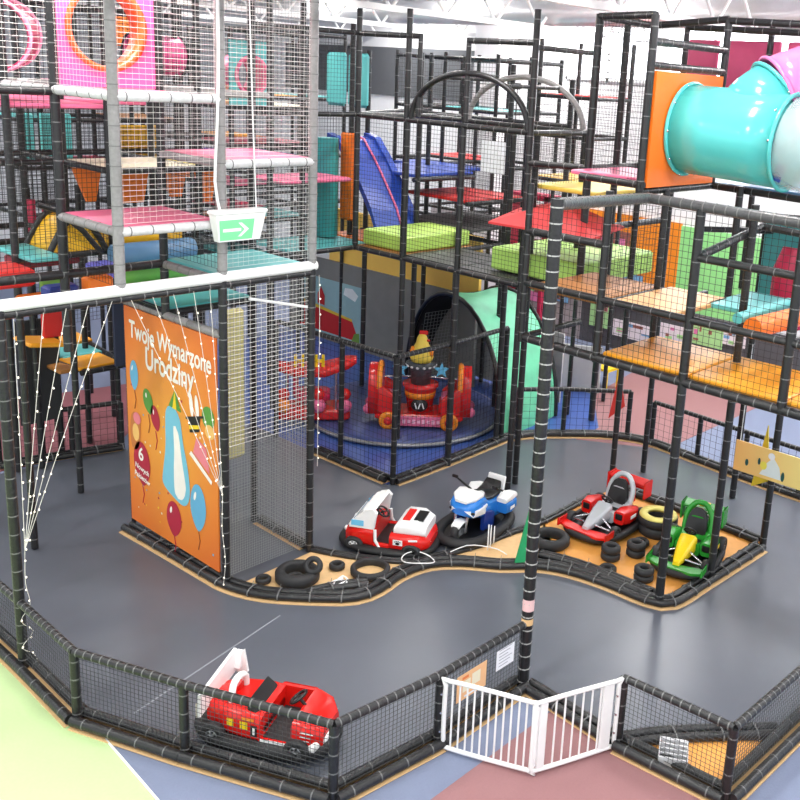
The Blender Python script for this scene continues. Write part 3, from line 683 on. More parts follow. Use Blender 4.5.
# pink wall panel with a round crawl hole, its orange tube behind
def hole_panel(fr, a, b, z0, z1, cz, R, mats, name='hole_panel', th=.05, depth=.5, tube=None, cu=.5, tubem=None):
    """panel between plan points a, b with a round hole"""
    a, b = V((a[0], a[1], 0)), V((b[0], b[1], 0)); d = (b - a); L = d.length; d.normalize(); nn = V((d.y, -d.x, 0))
    n = 32; ang = [2 * PI * k / n for k in range(n)]
    inner = [(L * cu + R * math.cos(w), cz + R * math.sin(w)) for w in ang]
    def edge(w):
        c, s_ = math.cos(w), math.sin(w); t = 1e9
        if c > 1e-6: t = min(t, (L - L * cu) / c)
        if c < -1e-6: t = min(t, (-L * cu) / c)
        if s_ > 1e-6: t = min(t, (z1 - cz) / s_)
        if s_ < -1e-6: t = min(t, (z0 - cz) / s_)
        return (L * cu + c * t, cz + s_ * t)
    corners = [math.atan2(z - cz, u - L * cu) % (2 * PI) for u in (0, L) for z in (z0, z1)]
    ang = sorted(ang + corners); n = len(ang)
    inner = [(L * cu + R * math.cos(w), cz + R * math.sin(w)) for w in ang]; outer = [edge(w) for w in ang]
    P = lambda q, o: a + d * q[0] + V((0, 0, q[1])) + nn * o
    mb = MB(); vs = [P(q, o) for o in (-th / 2, th / 2) for ring in (inner, outer) for q in ring]; F = []
    for i in range(n):
        j = (i + 1) % n
        F += [(i, j, n + j, n + i), (2 * n + i, 3 * n + i, 3 * n + j, 2 * n + j), (i, 2 * n + i, 2 * n + j, j), (n + i, n + j, 3 * n + j, 3 * n + i)]
    mb.add(vs, F, 0); pn = fr.part(name, mb, mats[0])
    mb = MB(); c0 = a + d * (L * cu) + V((0, 0, cz))
    T_ = Matrix(((d.x, 0, nn.x, c0.x), (d.y, 0, nn.y, c0.y), (0, 1, 0, c0.z), (0, 0, 0, 1)))
    ro = R + .03
    mb.lathe([(R - .03, th / 2 + .02), (ro, th / 2 + .02), (ro, -depth), (R - .03, -depth)], (0, 0, 0), 0, 32, T_)
    build('hole_ring', mb, mats[1], pn)
    return pn
hole_panel(T, (-1.17, 1.22), (-.03, 1.22), 5.8, 7.15, 6.42, .43, (HOTPINK, mat('orange_tube', (238, 92, 40), .35)), depth=.22)

# ------------------------------------------------------------------ back left soft play frame
Lf = Frame('soft_play_frame', 'dark crowded soft play frame behind the front left tower', 'climbing frame', (-.6, 3.6, 0))
for x, y, z0, z1 in ((-1.2, 2.4, .02, 7.6), (0, 2.4, 3.1, 7.9), (1.25, 2.4, .02, 7.9), (0, 3.6, .02, 7.6), (1.25, 3.6, .02, 7.6), (-1.2, 3.6, .02, 7.0), (0, 4.8, .02, 7.2), (1.25, 4.8, .02, 7.2), (2.4, 4.8, .02, 7.6), (2.4, 3.6, .02, 7.6), (.2, 5.2, .02, 4.2), (1.0, 5.3, .02, 4.2), (2.4, 2.4, 2.9, 7.6)):
    Lf.post(x, y, z0, z1, .045)
for z in (3.74, 4.74):
    for y in (2.4, 3.6, 4.8): Lf.rail((-1.2 if z < 4 or y > 3 else 0, y, z), (2.4, y, z), .04)
    for x in (0, 1.25, 2.4): Lf.rail((x, 2.4, z), (x, 4.8, z), .04)
for y in (2.4, 3.6, 4.8): Lf.rail((-1.2, y, 5.72), (2.4, y, 5.72), .04, GFOAM)
for x in (-1.2, 0, 1.25, 2.4): Lf.rail((x, 2.4, 5.72), (x, 4.8, 5.72), .04, GFOAM); Lf.rail((x, 2.4, 7.3), (x, 4.8, 7.3), .04)
for y in (2.4, 3.6): Lf.rail((-1.2, y, 7.3), (2.4, y, 7.3), .04)
Lf.pad(-1.2, 2.4, 0, 3.6, 5.55, PINK); Lf.pad(0, 3.6, 1.25, 4.8, 5.55, PINK); Lf.pad(-1.2, 3.6, 0, 4.8, 5.55, PINK)
Lf.pad(0, 2.4, 1.25, 3.6, 4.78, CREAM); Lf.pad(1.25, 2.4, 2.4, 3.6, 4.78, mat('pale_yellow_vinyl', (238, 224, 120), .4))
Lf.pad(-1.2, 2.0, -.8, 3.0, 3.82, TEAL); Lf.pad(0, 2.4, 1.25, 3.6, 3.3, GREENV)
# teal and yellow upright pads
for i, (u0, u1) in enumerate(((.5, .72), (.78, 1.02), (1.06, 1.3))):
    mb = MB(); mb.box(((u0 + u1) / 2, 6.0, 4.82), (u1 - u0 - .02, .08, .78), 0, bev=.02); Lf.part('wall_pad', mb, TEAL, 'teal upright pad')
mb = MB(); mb.box((1.75, 4.84, 4.82), (.7, .06, .62), 0, bev=.02); Lf.part('wall_pad', mb, mat('mustard_vinyl', (214, 164, 44), .45), 'mustard upright pad')
for x0, x1, z0 in ((.1, .5, 4.2), (.6, 1.2, 4.15), (1.35, 1.8, 4.2), (1.9, 2.3, 4.1)):
    mb = MB(); mb.add([(x0, 3.62, 4.66), (x1, 3.62, 4.66), (x1 - .1, 3.62, z0), (x0 + .18, 3.62, z0), (x0, 3.56, 4.66), (x1, 3.56, 4.66), (x1 - .1, 3.56, z0), (x0 + .18, 3.56, z0)], [(0, 1, 2, 3), (7, 6, 5, 4), (0, 4, 5, 1), (1, 5, 6, 2), (2, 6, 7, 3), (3, 7, 4, 0)])
    Lf.part('hanging_pad', mb, ORANGE, 'orange hanging pad')
for x, z1 in ((.04, 4.1), (.24, 4.0)):
    mb = MB(); mb.tube([(x, 4.72, 3.35), (x, 4.72, z1)], .055, 0, 14); Lf.part('foam_column', mb, CRIMSON, 'crimson foam column')
mb = MB(); mb.box((1.8, 2.5, 1.55), (.38, .14, 2.3), 0, bev=.04); Lf.part('padded_pillar', mb, OLIVE, 'pale olive padded pillar')
# rollers
def roller(x0, x1, y, z, r, m, lab):
    mb = MB(); n = 20
    mb.tube([(x0, y, z), (x0 + .02, y, z), (x1 - .02, y, z), (x1, y, z)], [r * .8, r, r, r * .8], 0, 22); Lf.part('foam_roller', mb, m, lab)
roller(-.2, 1.02, 2.6, 3.86, .17, YEL, 'yellow foam roller'); roller(-.15, .98, 2.15, 3.72, .15, STEELBLUE, 'steel blue foam roller'); roller(0, 1.18, 2.45, 3.4, .15, GREENV, 'green foam roller')
mb = MB(); P = [(-.82 + .72 * k / 10, 3.74 + .44 * math.sin(PI * k / 10)) for k in range(11)]
secs = [[V((x, 2.4, z)) for x, z in P], [V((x, 3.0, z)) for x, z in P]]; mb.loft(secs, 0, True); Lf.part('half_barrel', mb, YEL, 'yellow half barrel')
for y in (2.38, 3.0):
    mb = MB(); mb.tube([(x, y, z + .03) for x, z in P], .04, 0, 8); Lf.part('barrel_hoop', mb, FOAM)
mb = MB(); mb.tube([(-.98, 2.25, 4.4), (-.75, 2.25, 4.32), (-.45, 2.25, 4.05), (-.22, 2.25, 3.75)], .035, 0, 8); Lf.part('barrel_hoop', mb, FOAM)
# black nets of this frame
for a, b, z0, z1 in (((-1.2, 2.4), (0, 2.4), 3.9, 5.5), ((0, 2.4), (1.25, 2.4), 5.8, 7.3), ((0, 4.8), (2.4, 4.8), 2.2, 7.2), ((1.25, 3.6), (2.4, 3.6), 3.9, 5.6), ((-1.2, 3.6), (0, 3.6), 3.9, 5.5), ((-1.2, 4.8), (1.25, 4.8), 4.0, 5.5)):
    Lf.net(a, b, z0, z1, .06, .003)
# dark lower bay: steps, boards
DKB = mat('charcoal_board', (44, 46, 48), .6)
mb = MB(); mb.box((.1, 4.95, 1.5), (.6, .05, 1.6)); Lf.part('back_board', mb, DKB, 'charcoal board')
mb = MB(); mb.box((1.2, 3.9, 2.2), (.9, .05, 1.0)); Lf.part('back_board', mb, mat('navy_board', (40, 48, 72), .6), 'navy board')
# loose soft blocks on the decks
def block(name, c, d, m, label, rz=0, cat='soft block', group=None, ry=0):
    mb = MB(); mb.box((c[0], c[1], c[2]), d, 0, rz=rz, ry=ry, bev=min(d) * .12); return single(name, mb, m, label, cat, (c[0], c[1], c[2] - d[2] / 2), group)
block('soft_block', (-.72, 1.42, 3.56), (.3, .2, .22), ORANGE, 'orange soft block just above the white beam')
block('soft_block', (-1.12, 1.5, 3.5), (.36, .2, .2), NAVY, 'navy blue soft block with pale top above the white beam')
block('soft_block', (-1.45, 2.2, 3.62), (.5, .6, .2), RED, 'orange red soft block at the left edge of photo')
block('soft_block', (-.75, 2.7, 3.66), (.8, .3, .14), mat('dark_red_vinyl', (130, 24, 40), .4), 'dark red soft block under the yellow half barrel')
block('soft_block', (-.4, 1.9, 3.62), (.3, .3, .18), mat('periwinkle_vinyl', (110, 110, 210), .4), 'periwinkle soft block beside the half barrel')
# lower ramp and steps seen through the fairy lights
S = Frame('step_frame', 'low multicoloured soft steps seen behind the fairy lights at left', 'climbing frame', (.2, 5.2, 0))
for x, y, z1 in ((-.3, 4.9, 2.6), (.45, 5.1, 2.6), (1.05, 5.4, 2.4), (1.9, 6.2, 2.4), (.9, 6.2, 2.4)): S.post(x, y, .02, z1, .045)
S.pad(.45, 4.4, 1.1, 5.1, 1.6, AMBER); S.pad(.5, 5.0, 1.15, 5.6, 1.62, TEAL); S.pad(.7, 5.6, 1.3, 6.3, 1.66, AMBER); S.pad(.2, 4.5, .75, 5.2, 1.58, BROWN)
S.rail((.45, 4.35, 1.54), (1.1, 4.35, 1.54)); S.rail((.1, 6.5, 1.56), (.55, 4.35, 1.54)); S.rail((1.15, 4.35, 1.54), (1.3, 6.3, 1.6))
mb = MB(); mb.box((-.22, 3.7, 2.6), (.3, .06, .5), 0, bev=.02); S.part('wall_pad', mb, RED, 'red upright pad')
mb = MB(); mb.box((-1.0, 2.7, 3.1), (.5, .9, .07), 0, rx=-.5, bev=.02); S.part('ramp', mb, ORANGE, 'orange ramp')
mb = MB(); mb.box((-.45, 3.6, 2.35), (.5, .5, .06), 0, ry=.15, bev=.02); S.part('ramp', mb, AMBER, 'amber ramp')
mb = MB(); mb.box((-.7, 2.6, 3.35), (.3, .06, .25), 0, bev=.02); S.part('wall_pad', mb, GREENV, 'green upright pad')

# ------------------------------------------------------------------ dense frames further back
def far_frame(label, xs, ys, z0, z1, levels, pads, loc, nets=(), r=.042, cell=.075):
    F = Frame('climbing_frame', label, 'climbing frame', loc)
    for x in xs:
        for y in ys: F.post(x, y, z0, z1, r, None, .34)
    for z in levels:
        for y in ys: F.rail((xs[0], y, z), (xs[-1], y, z), .036, None, .4)
        for x in xs: F.rail((x, ys[0], z), (x, ys[-1], z), .036, None, .4)
    for x0, y0, x1, y1, z, m in pads: F.pad(x0, y0, x1, y1, z + .05, m)
    for a, b, q0, q1 in nets: F.net(a, b, q0, q1, cell, .0032)
    return F
A_ = far_frame('far climbing frame with red teal and orange shelves seen through white nets', [3.4, 4.2, 5.0], [4.8, 6.0, 7.2], .02, 6.7, [2.9, 3.5, 4.1, 4.8, 5.42],
    [(3.4, 4.8, 4.2, 6.0, 5.45, AMBER), (3.4, 4.8, 5, 6.0, 4.8, CRIMSON), (3.4, 4.8, 4.2, 6, 4.1, PINK), (4.2, 4.8, 5, 6, 3.5, TEAL), (3.4, 6, 4.2, 7.2, 4.1, ORANGE), (3.4, 4.8, 4.2, 6, 2.9, DTEAL), (4.2, 4.8, 5, 6, 5.43, CREAM), (3.4, 4.8, 4.2, 6, 3.5, BROWN), (4.2, 6, 5, 7.2, 3.5, CRIMSON), (4.2, 6, 5, 7.2, 4.8, AMBER)],
    (4, 6, 0), [((3.4, 4.8), (5, 4.8), 2.9, 6.6), ((3.4, 4.8), (3.4, 7.2), 2.9, 6.6)])
hole_panel(A_, (3.34, 4.76), (4.16, 4.76), 5.46, 6.5, 5.95, .3, (TEAL, PINK), depth=.5)
B_ = far_frame('far climbing frame in the back left with tunnels and grey decks', [1.2, 2.2, 3.2, 4.2], [7.6, 9.0], .02, 7.2, [3.4, 4.2, 5.0, 5.6, 6.9],
    [(1.2, 7.6, 2.2, 9, 5.0, TEAL), (2.2, 7.6, 3.2, 9, 4.2, CRIMSON), (3.2, 7.6, 4.2, 9, 5.0, BROWN), (2.2, 7.6, 3.2, 9, 5.6, PINK)],
    (2.7, 8.3, 0), [((1.2, 7.6), (4.2, 7.6), 3.4, 6.9)])
mb = MB(); mb.box((3.0, 7.55, 6.55), (.7, .06, .5), 0, bev=.02); B_.part('wall_pad', mb, ORANGE, 'orange upright pad')
D_ = far_frame('far dark climbing frame against the back wall at upper left', [-2.5, -1.2, 0, 1.2], [9.5, 11], .02, 7.0, [2.6, 3.4, 4.3, 5.2, 6.1],
    [(-2.5, 9.5, -1.2, 11, 4.3, TEAL), (0, 9.5, 1.2, 11, 5.2, PINK), (-1.2, 9.5, 0, 11, 3.4, AMBER), (0, 9.5, 1.2, 11, 2.6, LIME)], (-.6, 10.2, 0), [((-2.5, 9.5), (1.2, 9.5), 2.6, 6.9)])
E_ = far_frame('far dark climbing frame in the middle distance behind teal pads', [5.6, 6.8, 8.0], [7.4, 9.2], .02, 6.9, [3.3, 4.3, 5.5, 6.8],
    [(5.6, 7.4, 6.8, 9.2, 5.5, AMBER), (6.8, 7.4, 8, 9.2, 5.5, TEAL), (5.6, 7.4, 6.8, 9.2, 4.3, NAVY)], (6.8, 8.3, 0), [((5.6, 7.4), (8, 7.4), 3.3, 6.8)])
# tunnels
def tunnel(name, p, q, R, mats, label, cat='crawl tunnel', ring=.0):
    p, q = V(p), V(q); mb = MB(); L = (q - p).length; t = (q - p).normalized(); n = 8
    a = t.cross(V((0, 0, 1))).normalized(); b = a.cross(t); k = 26; vs = []; F = []
    for j, (rr_, s_) in enumerate([(R, i / n) for i in range(n + 1)] + [(R - .025, 1 - i / n) for i in range(n + 1)]):
        c = p.lerp(q, s_)
        for i in range(k):
            w = 2 * PI * i / k; vs.append(c + a * rr_ * math.cos(w) + b * rr_ * math.sin(w))
    N = 2 * (n + 1); ms = []
    for j in range(N):
        e = (j + 1) % N
        for i in range(k): F.append((j * k + i, j * k + (i + 1) % k, e * k + (i + 1) % k, e * k + i))
    mb.add(vs, F, 0, True)
    for c in (p, q):
        mb.tube([c + a * (R + .01) * math.cos(2 * PI * i / k) + b * (R + .01) * math.sin(2 * PI * i / k) for i in range(k)], .022, 1 if len(mats) > 1 else 0, 6, True)
    return single(name, mb, mats, label, cat, tuple((p + q) / 2))
tunnel('crawl_tunnel', (-1.25, 2.55, 6.28), (-.7, 3.5, 6.32), .4, [mat('magenta_plastic', (190, 50, 96), .35), mat('pale_pink_rim', (226, 150, 180), .4)], 'magenta crawl tunnel at the top left edge of photo')
tunnel('crawl_tunnel', (1.75, 4.9, 6.18), (2.5, 4.9, 6.18), .3, [mat('rose_tube', (232, 90, 150), .35), DARK], 'pink and blue crawl tunnel between pink panel and teal panel')
# ------------------------------------------------------------------ middle frame over the carousel
M = Frame('climbing_frame', 'black climbing frame over the carousel with arched hoops, green mat and blue slide', 'climbing frame', (4.7, 1.5, 0))
mx = 4.68
for x, y, z0, z1 in ((mx, 3.15, 3.2, 7.1), (mx, 2.0, 3.2, 7.1), (mx, .78, .02, 5.42), (mx, -.5, .02, 7.1), (mx, 1.98, .02, 5.42), (6.1, 3.15, .02, 6.5), (6.0, .9, .02, 5.42), (6.0, -.5, 2.9, 5.42), (6.0, 2.0, .02, 6.4), (3.6, 3.2, 2.1, 7.1), (7.2, 3.15, .02, 6.5), (7.2, 2.0, .02, 6.4), (7.2, .7, 2.5, 6.2), (4.95, -.42, .02, 5.42), (7.6, 4.4, .02, 6.5), (6.1, 4.5, .02, 6.5), (5.2, 3.9, 3.2, 6.9)):
    M.post(x, y, z0, z1, .048)
for z in (3.24, 5.44):
    M.rail((mx, -.5, z), (mx, 3.15, z), .045); M.rail((2.6, 3.15, z), (7.4, 3.15, z), .042); M.rail((7.2, -.5 if z < 4 else .7, z), (7.2, 4.4, z)); M.rail((6.0, -.5, z), (6.0, 3.15, z))
M.rail((mx, .8, 3.24), (7.2, .8, 3.24)); M.rail((mx, -.5, 3.24), (6.0, -.5, 3.24)); M.rail((mx, -.5, 5.44), (6.0, -.5, 5.44)); M.rail((mx, 2.0, 3.24), (7.2, 2.0, 3.24)); M.rail((6, 4.5, 3.24), (7.6, 4.4, 3.24))
M.rail((mx, 3.15, 6.72), (mx, 1.75, 6.7), .045); M.rail((mx, .75, 6.66), (mx, -.5, 6.66), .045); M.post(mx, .75, 5.5, 6.7, .04); M.post(mx, 1.75, 5.5, 6.74, .04); M.rail((2.6, 3.15, 6.7), (mx, 3.15, 6.72), .04); M.rail((mx, -.5, 6.6), (6.0, -.5, 6.6), .04); M.rail((5.2, 3.9, 5.4), (7.6, 4.4, 5.5), .04)
# mesh deck, teal corner, ochre step
DM = mat('dark_mesh_deck', (66, 66, 66), .5, bump=.6, scale=60, var=.3)
M.pad(mx, -.5, 6.0, .8, 3.3, DM, name='mesh_deck'); M.pad(mx, 2.0, 6.4, 3.15, 3.29, BROWN); M.pad(mx, .8, 6, 2.0, 3.3, DM, name='mesh_deck')
M.pad(3.4, 3.15, 5.0, 4.3, 3.29, TEAL); M.pad(5.0, 3.3, 6.0, 4.3, 3.3, ORANGE)
# hoops over the upper rail
def hoop(x, y0, y1, z, h, m=FOAM, r=.045):
    mb = MB(); mb.tube([(x, (y0 + y1) / 2 + (y1 - y0) / 2 * math.cos(w), z + h * math.sin(w)) for w in [PI * k / 24 for k in range(25)]], r, 0, 10); M.part('arched_hoop', mb, m)
hoop(mx, -.45, 1.9, 5.46, .74, FOAM); hoop(6.0, -.45, 1.9, 5.46, .74, GFOAM)
for a in (.35, .7): M.rail((mx, .73 + 1.17 * math.cos(PI * a), 5.46 + .74 * math.sin(PI * a)), (6.0, .73 + 1.17 * math.cos(PI * a), 5.46 + .74 * math.sin(PI * a)), .03)
for a, b, z0, z1 in (((mx, -.5), (mx, 3.15), 3.3, 5.4), ((3.6, 3.15), (mx, 3.15), 3.3, 6.6), ((6.0, -.5), (6.0, 2.0), 3.3, 5.4), ((mx, -.5), (6.0, -.5), 3.3, 5.4), ((7.2, .7), (7.2, 3.15), 3.3, 5.4)):
    M.net(a, b, z0, z1, .065, .0028)
mb = MB()
for k in range(1, 24):
    w = PI * k / 24; y = .73 + 1.17 * math.cos(w); z = 5.46 + .74 * math.sin(w); mb.wire((mx, y, 5.46), (mx, y, z), .0028); mb.wire((mx, y, z), (6.0, y, z), .0028)
for k in range(1, 11):
    z = 5.46 + .74 * k / 11; dy = 1.17 * math.sqrt(1 - (k / 11) ** 2); mb.wire((mx, .73 - dy, z), (mx, .73 + dy, z), .0028)
M.part('safety_net', mb, BNET)
# teal pads upper, teal roll, orange strip
mb = MB(); mb.box((6.0, 5.27, 5.96), (.14, .5, .96), 0, bev=.05); M.part('upright_pad', mb, TEAL, 'left teal upright pad')
mb = MB(); mb.box((6.0, 4.66, 5.96), (.14, .5, .96), 0, bev=.05); M.part('upright_pad', mb, TEAL, 'right teal upright pad')
mb = MB(); mb.tube([(4.72, 3.95, 3.32), (4.72, 3.95, 5.0)], .19, 0, 18); M.part('foam_column', mb, DTEAL, 'deep teal foam column')
mb = MB(); mb.box((5.0, 3.75, 4.35), (.08, .34, 1.5), 0, ry=0, bev=.03); M.part('foam_strip', mb, ORANGE, 'orange foam strip')
mb = MB(); mb.box((3.9, 3.62, 4.38), (1.4, .9, .06), 0, bev=.02); M.part('platform_pad', mb, PINK, 'pink platform pad')
# blue slide with a red seam rope
mb = MB()
P = [(4.5, 4.98), (4.2, 4.92), (3.9, 4.6), (3.55, 4.15), (3.3, 3.8), (3.18, 3.55), (3.1, 3.36)]
mb.loft([[V((6.05, y, z)), V((5.25, y, z)), V((5.25, y, z - .16)), V((6.05, y, z - .16))] for y, z in P], 0, False)
for x in (5.22, 6.08): mb.loft([[V((x - .07, y, z - .1)), V((x + .07, y, z - .1)), V((x + .07, y, z + .06)), V((x - .07, y, z + .06))] for y, z in P], 0, False)
sl = M.part('slide', mb, BLUE, 'blue slide')
mb = MB(); mb.tube([(5.75, y, z + .03) for y, z in P], .02, 0, 6); build('rope', mb, PINK, sl)
# blue, red and grey decks behind the hoop
M.pad(6.0, 3.15, 7.6, 4.9, 4.42, BLUE, label='royal blue deck'); M.rail((6.0, 3.15, 4.32), (7.6, 3.15, 4.32)); M.rail((7.6, 3.15, 4.32), (7.6, 4.9, 4.32))
M.pad(7.6, 3.6, 8.6, 5.4, 4.42, BLUE, label='royal blue deck')
M.pad(6.6, 2.4, 8.2, 4.0, 4.02, RED, label='red deck'); M.rail((6.6, 2.4, 3.95), (8.2, 2.4, 3.95)); M.rail((8.2, 2.4, 3.95), (8.2, 4, 3.95))
M.pad(6.4, 2.1, 8.3, 3.9, 3.55, DM)
mb = MB(); mb.box((4.93, 1.75, 3.4), (.02, .02, .02))
def mat_block(name, x0, y0, x1, y1, z0, h, m, label):
    mb = MB(); mb.box(((x0 + x1) / 2, (y0 + y1) / 2, z0 + h / 2), (x1 - x0, y1 - y0, h), 0, bev=.025); return single(name, mb, m, label, 'soft mat', ((x0 + x1) / 2, (y0 + y1) / 2, z0))
mat_block('soft_mat', 4.8, 2.05, 6.35, 3.1, 3.3, .26, mat('lime_mat', (186, 222, 104), .45, bump=.1), 'lime green soft mat on the deck at the foot of blue slide')
# notice on the upper rail, hook
sheet('paper_notice', (5.98, 1.3, 4.9), .52, .52, 'blank white board hanging under the arched hoops', 'notice', [PAPER, INK], None, (-1, 0, 0))
mb = MB(); mb.tube([(6.02, .9, 6.1), (6.02, .9, 6.0)], .05, 0, 8); mb.tube([(6.02, .9, 6.0), (6.02, .9, 5.5)], .008, 0, 5); M.part('climbing_hook', mb, DARK)

# ------------------------------------------------------------------ right hand frame over the kart pen
R = Frame('climbing_frame', 'black climbing frame over the kart pen with amber platforms and orange panel', 'climbing frame', (4.1, -3, 0))
rx = 3.46
R.part('wrapped_post', pole((1.0, -3.84, .02), (1.0, -3.84, 5.12), .062, .15), [FOAM, TIE2], 'corner post with pale spiral wrapping')
for x, y, z0, z1, r in ((rx, -3.98, .02, 4.95, .055), (rx, -2.75, 2.84, 4.95, .05), (rx, -1.55, 2.84, 4.9, .045), (8.3, .5, .02, 2.2, .06), (4.5, -4.12, .02, 4.9, .05), (5.9, -4.18, .02, 4.3, .05), (5.95, -1.56, .02, 6.9, .045), (4.74, -1.5, 3.3, 7.05, .055), (5.4, -1.5, 3.3, 7.0, .05), (4.18, -2.7, 4.9, 7.0, .05), (6.0, -2.7, 4.9, 7.1, .05), (rx, -5.2, 2.85, 4.9, .055), (4.8, -5.2, 2.9, 4.9, .045), (5.9, -3.2, 3.3, 4.95, .05), (4.75, -2.75, 2.9, 4.9, .045), (6.9, -1.55, .02, 7.1, .045), (7.2, -2.75, 3.3, 7.1, .045)):
    R.post(x, y, z0, z1, r)
R.rail((1.0, -3.84, 5.07), (rx, -3.28, 4.93), .06, DG, .14); R.rail((rx, -3.25, 4.93), (rx, -8, 4.86), .06, DG, .14); R.rail((4.68, -.5, 5.02), (4.74, -1.5, 5.05), .045)
R.rail((rx, -1.6, 2.9), (rx, -8, 2.86), .056, None, .2); R.rail((rx, -1.55, 3.63), (rx, -8, 3.63), .045); R.rail((rx, -4.0, 4.35), (rx, -8, 4.33), .045); R.rail((rx, -4.0, 4.36), (4.9, -4.05, 4.6), .05)
R.rail((rx, -1.55, 4.3), (rx, -2.75, 4.3), .05)
R.rail((rx, -2.75, 3.56), (4.9, -2.75, 3.56), .05); R.rail((4.75, -1.5, 3.28), (4.75, -6, 3.28), .045); R.rail((rx, -1.55, 2.9), (4.75, -1.55, 2.9)); R.rail((4.8, -2.75, 2.9), (4.8, -8, 2.9))
R.rail((4.9, -2.7, 3.35), (6.2, -2.7, 3.35)); R.rail((6.0, -1.5, 3.3), (6.0, -6, 3.3), .045); R.rail((5.9, -2.7, 4.3), (7.2, -3.3, 4.25)); R.rail((4.9, -4.05, 4.6), (4.9, -7, 4.5), .045)
R.pad(rx + .05, -4.0, 4.8, -2.78, 2.97, AMBER); R.pad(rx + .05, -5.2, 4.8, -4.0, 2.97, AMBER); R.pad(rx + .05, -6.4, 4.8, -5.2, 2.97, AMBER)
R.pad(rx + .05, -2.7, 5.0, -1.55, 3.6, BROWN); R.pad(3.6, -3.7, 5.0, -2.8, 3.62, mat('pale_tan_vinyl', (216, 164, 106), .45)); R.pad(4.5, -4.35, 5.7, -3.6, 3.62, TEAL)
for y in (-2.75, -3.95, -5.15): R.rail((rx, y, 2.88), (4.8, y, 2.88), .035)
# roller at far right
mb = MB(); mb.tube([(3.8, -4.4, 3.68), (5.15, -4.4, 3.68)], .065, 0, 14); R.part('foam_roller', mb, TEAL, 'teal foam roller')
mb = MB(); mb.tube([(3.75, -4.62, 3.62), (5.0, -4.72, 3.62)], .12, 0, 18); R.part('foam_roller', mb, ORANGE, 'orange foam roller')
# nets
for a, b, z0, z1 in (((rx, -1.55), (rx, -8), 2.95, 4.85), ((rx, -2.75), (4.75, -2.75), 3.6, 4.9), ((4.74, -1.5), (6, -1.5), 4.9, 7), ((4.18, -2.7), (4.74, -1.5), 4.95, 7)):
    R.net(a, b, z0, z1, .075, .003)
# upper cube: orange panel with the teal tube, pink pads behind
for p, q in (((4.74, -1.5, 7.02), (5.95, -1.56, 7.0)), ((4.18, -2.7, 6.7), (6.0, -2.7, 6.7)), ((4.18, -2.7, 6.42), (6.0, -2.7, 6.42)), ((4.18, -2.7, 4.9), (6.0, -2.7, 4.9)), ((4.18, -2.7, 7.0), (4.74, -1.5, 7.02)), ((6.0, -2.7, 7.08), (6.0, -7, 6.95)), ((5.95, -1.56, 7.0), (6.0, -2.7, 7.1)), ((4.3, -1.7, 4.98), (4.18, -2.75, 4.98)), ((6.0, -2.7, 4.9), (6.0, -7, 4.8)), ((4.74, -1.5, 5.05), (6, -1.5, 5.05)), ((6.9, -1.55, 7.05), (7.2, -6, 6.95)), ((4.74, -1.5, 4.2), (7, -1.5, 4.2)), ((7.2, -2.75, 4.9), (7.2, -6, 4.85))):
    R.rail(p, q, .048)
R.pad(4.3, -2.65, 5.6, -1.5, 5.05, PINK); R.pad(5.0, -1.5, 6.4, -.3, 4.7, mat('butter_vinyl', (238, 214, 90), .4))
R.pad(6.0, -4.5, 7.2, -2.7, 4.95, STEELBLUE)
ROSEV = mat('rose_vinyl', (196, 74, 116), .4)
for y0, y1 in ((-1.92, -1.4), (-2.9, -2.04), (-4.0, -3.0)):
    mb = MB(); mb.box((7.25, (y0 + y1) / 2, 6.4), (.06, y1 - y0, 1.0), 0, bev=.02); R.part('upright_pad', mb, ROSEV, 'rose pink upright pad')
hole_panel(R, (4.23, -2.74), (5.9, -2.74), 4.95, 6.36, 5.67, .5, (mat('orange_panel', (244, 118, 34), .35), mat('orange_rim', (232, 100, 30), .35)), depth=.08)
# teal tube slide with pink branch
TT = mat('teal_tube', (88, 198, 196), .18, var=.03); PT = mat('pink_tube', (236, 128, 186), .2, var=.03)
tb = thing('tube_slide', 'big teal tube slide with pink bend leaving the orange panel at upper right', 'tube slide', (5.05, -3.2, 5.67))
def shell(path, R_, m, parent, name, flange=(0, 1), rib=None):
    path = [V(p) for p in path]; mb = MB()
    full = path + path[::-1]; rad = [R_] * len(path) + [R_ - .02] * len(path)
    k = 30; rings = []
    fr = None
    up = V((0, 0, 1)); F = []; vs = []
    n = len(path); fr = []
    for i in range(n):
        t = (path[min(i + 1, n - 1)] - path[max(i - 1, 0)]).normalized(); a = t.cross(up).normalized(); b = a.cross(t); fr.append((a, b))
    for i, (c, r_) in enumerate(zip(full, rad)):
        a, b = fr[i if i < n else 2 * n - 1 - i]
        for j in range(k): w = 2 * PI * j / k; vs.append(c + a * r_ * math.cos(w) + b * r_ * math.sin(w))
    N = 2 * n
    for i in range(N):
        e = (i + 1) % N
        for j in range(k): F.append((i * k + j, i * k + (j + 1) % k, e * k + (j + 1) % k, e * k + j))
    mb.add(vs, F, 0, True)
    for q in flange:
        i = 0 if q == 0 else n - 1; a, b = fr[i]
        mb.tube([path[i] + a * (R_ + .015) * math.cos(2 * PI * j / k) + b * (R_ + .015) * math.sin(2 * PI * j / k) for j in range(k)], .026, 0, 8, True)
    o = build(name, mb, m, parent)
    return o
s1 = shell([(5.08, -2.8, 5.67), (5.08, -3.3, 5.66), (5.08, -3.75, 5.64), (5.08, -4.2, 5.62)], .56, TT, tb, 'tube_section')
for j in range(10):
    w = 2 * PI * j / 10
    for y in (-2.83, -4.17):
        mb = MB(); mb.ball((5.08 + .585 * math.cos(w), y, 5.65 + .585 * math.sin(w)), .016, 0, 6); build('bolt', mb, CHROME, s1)

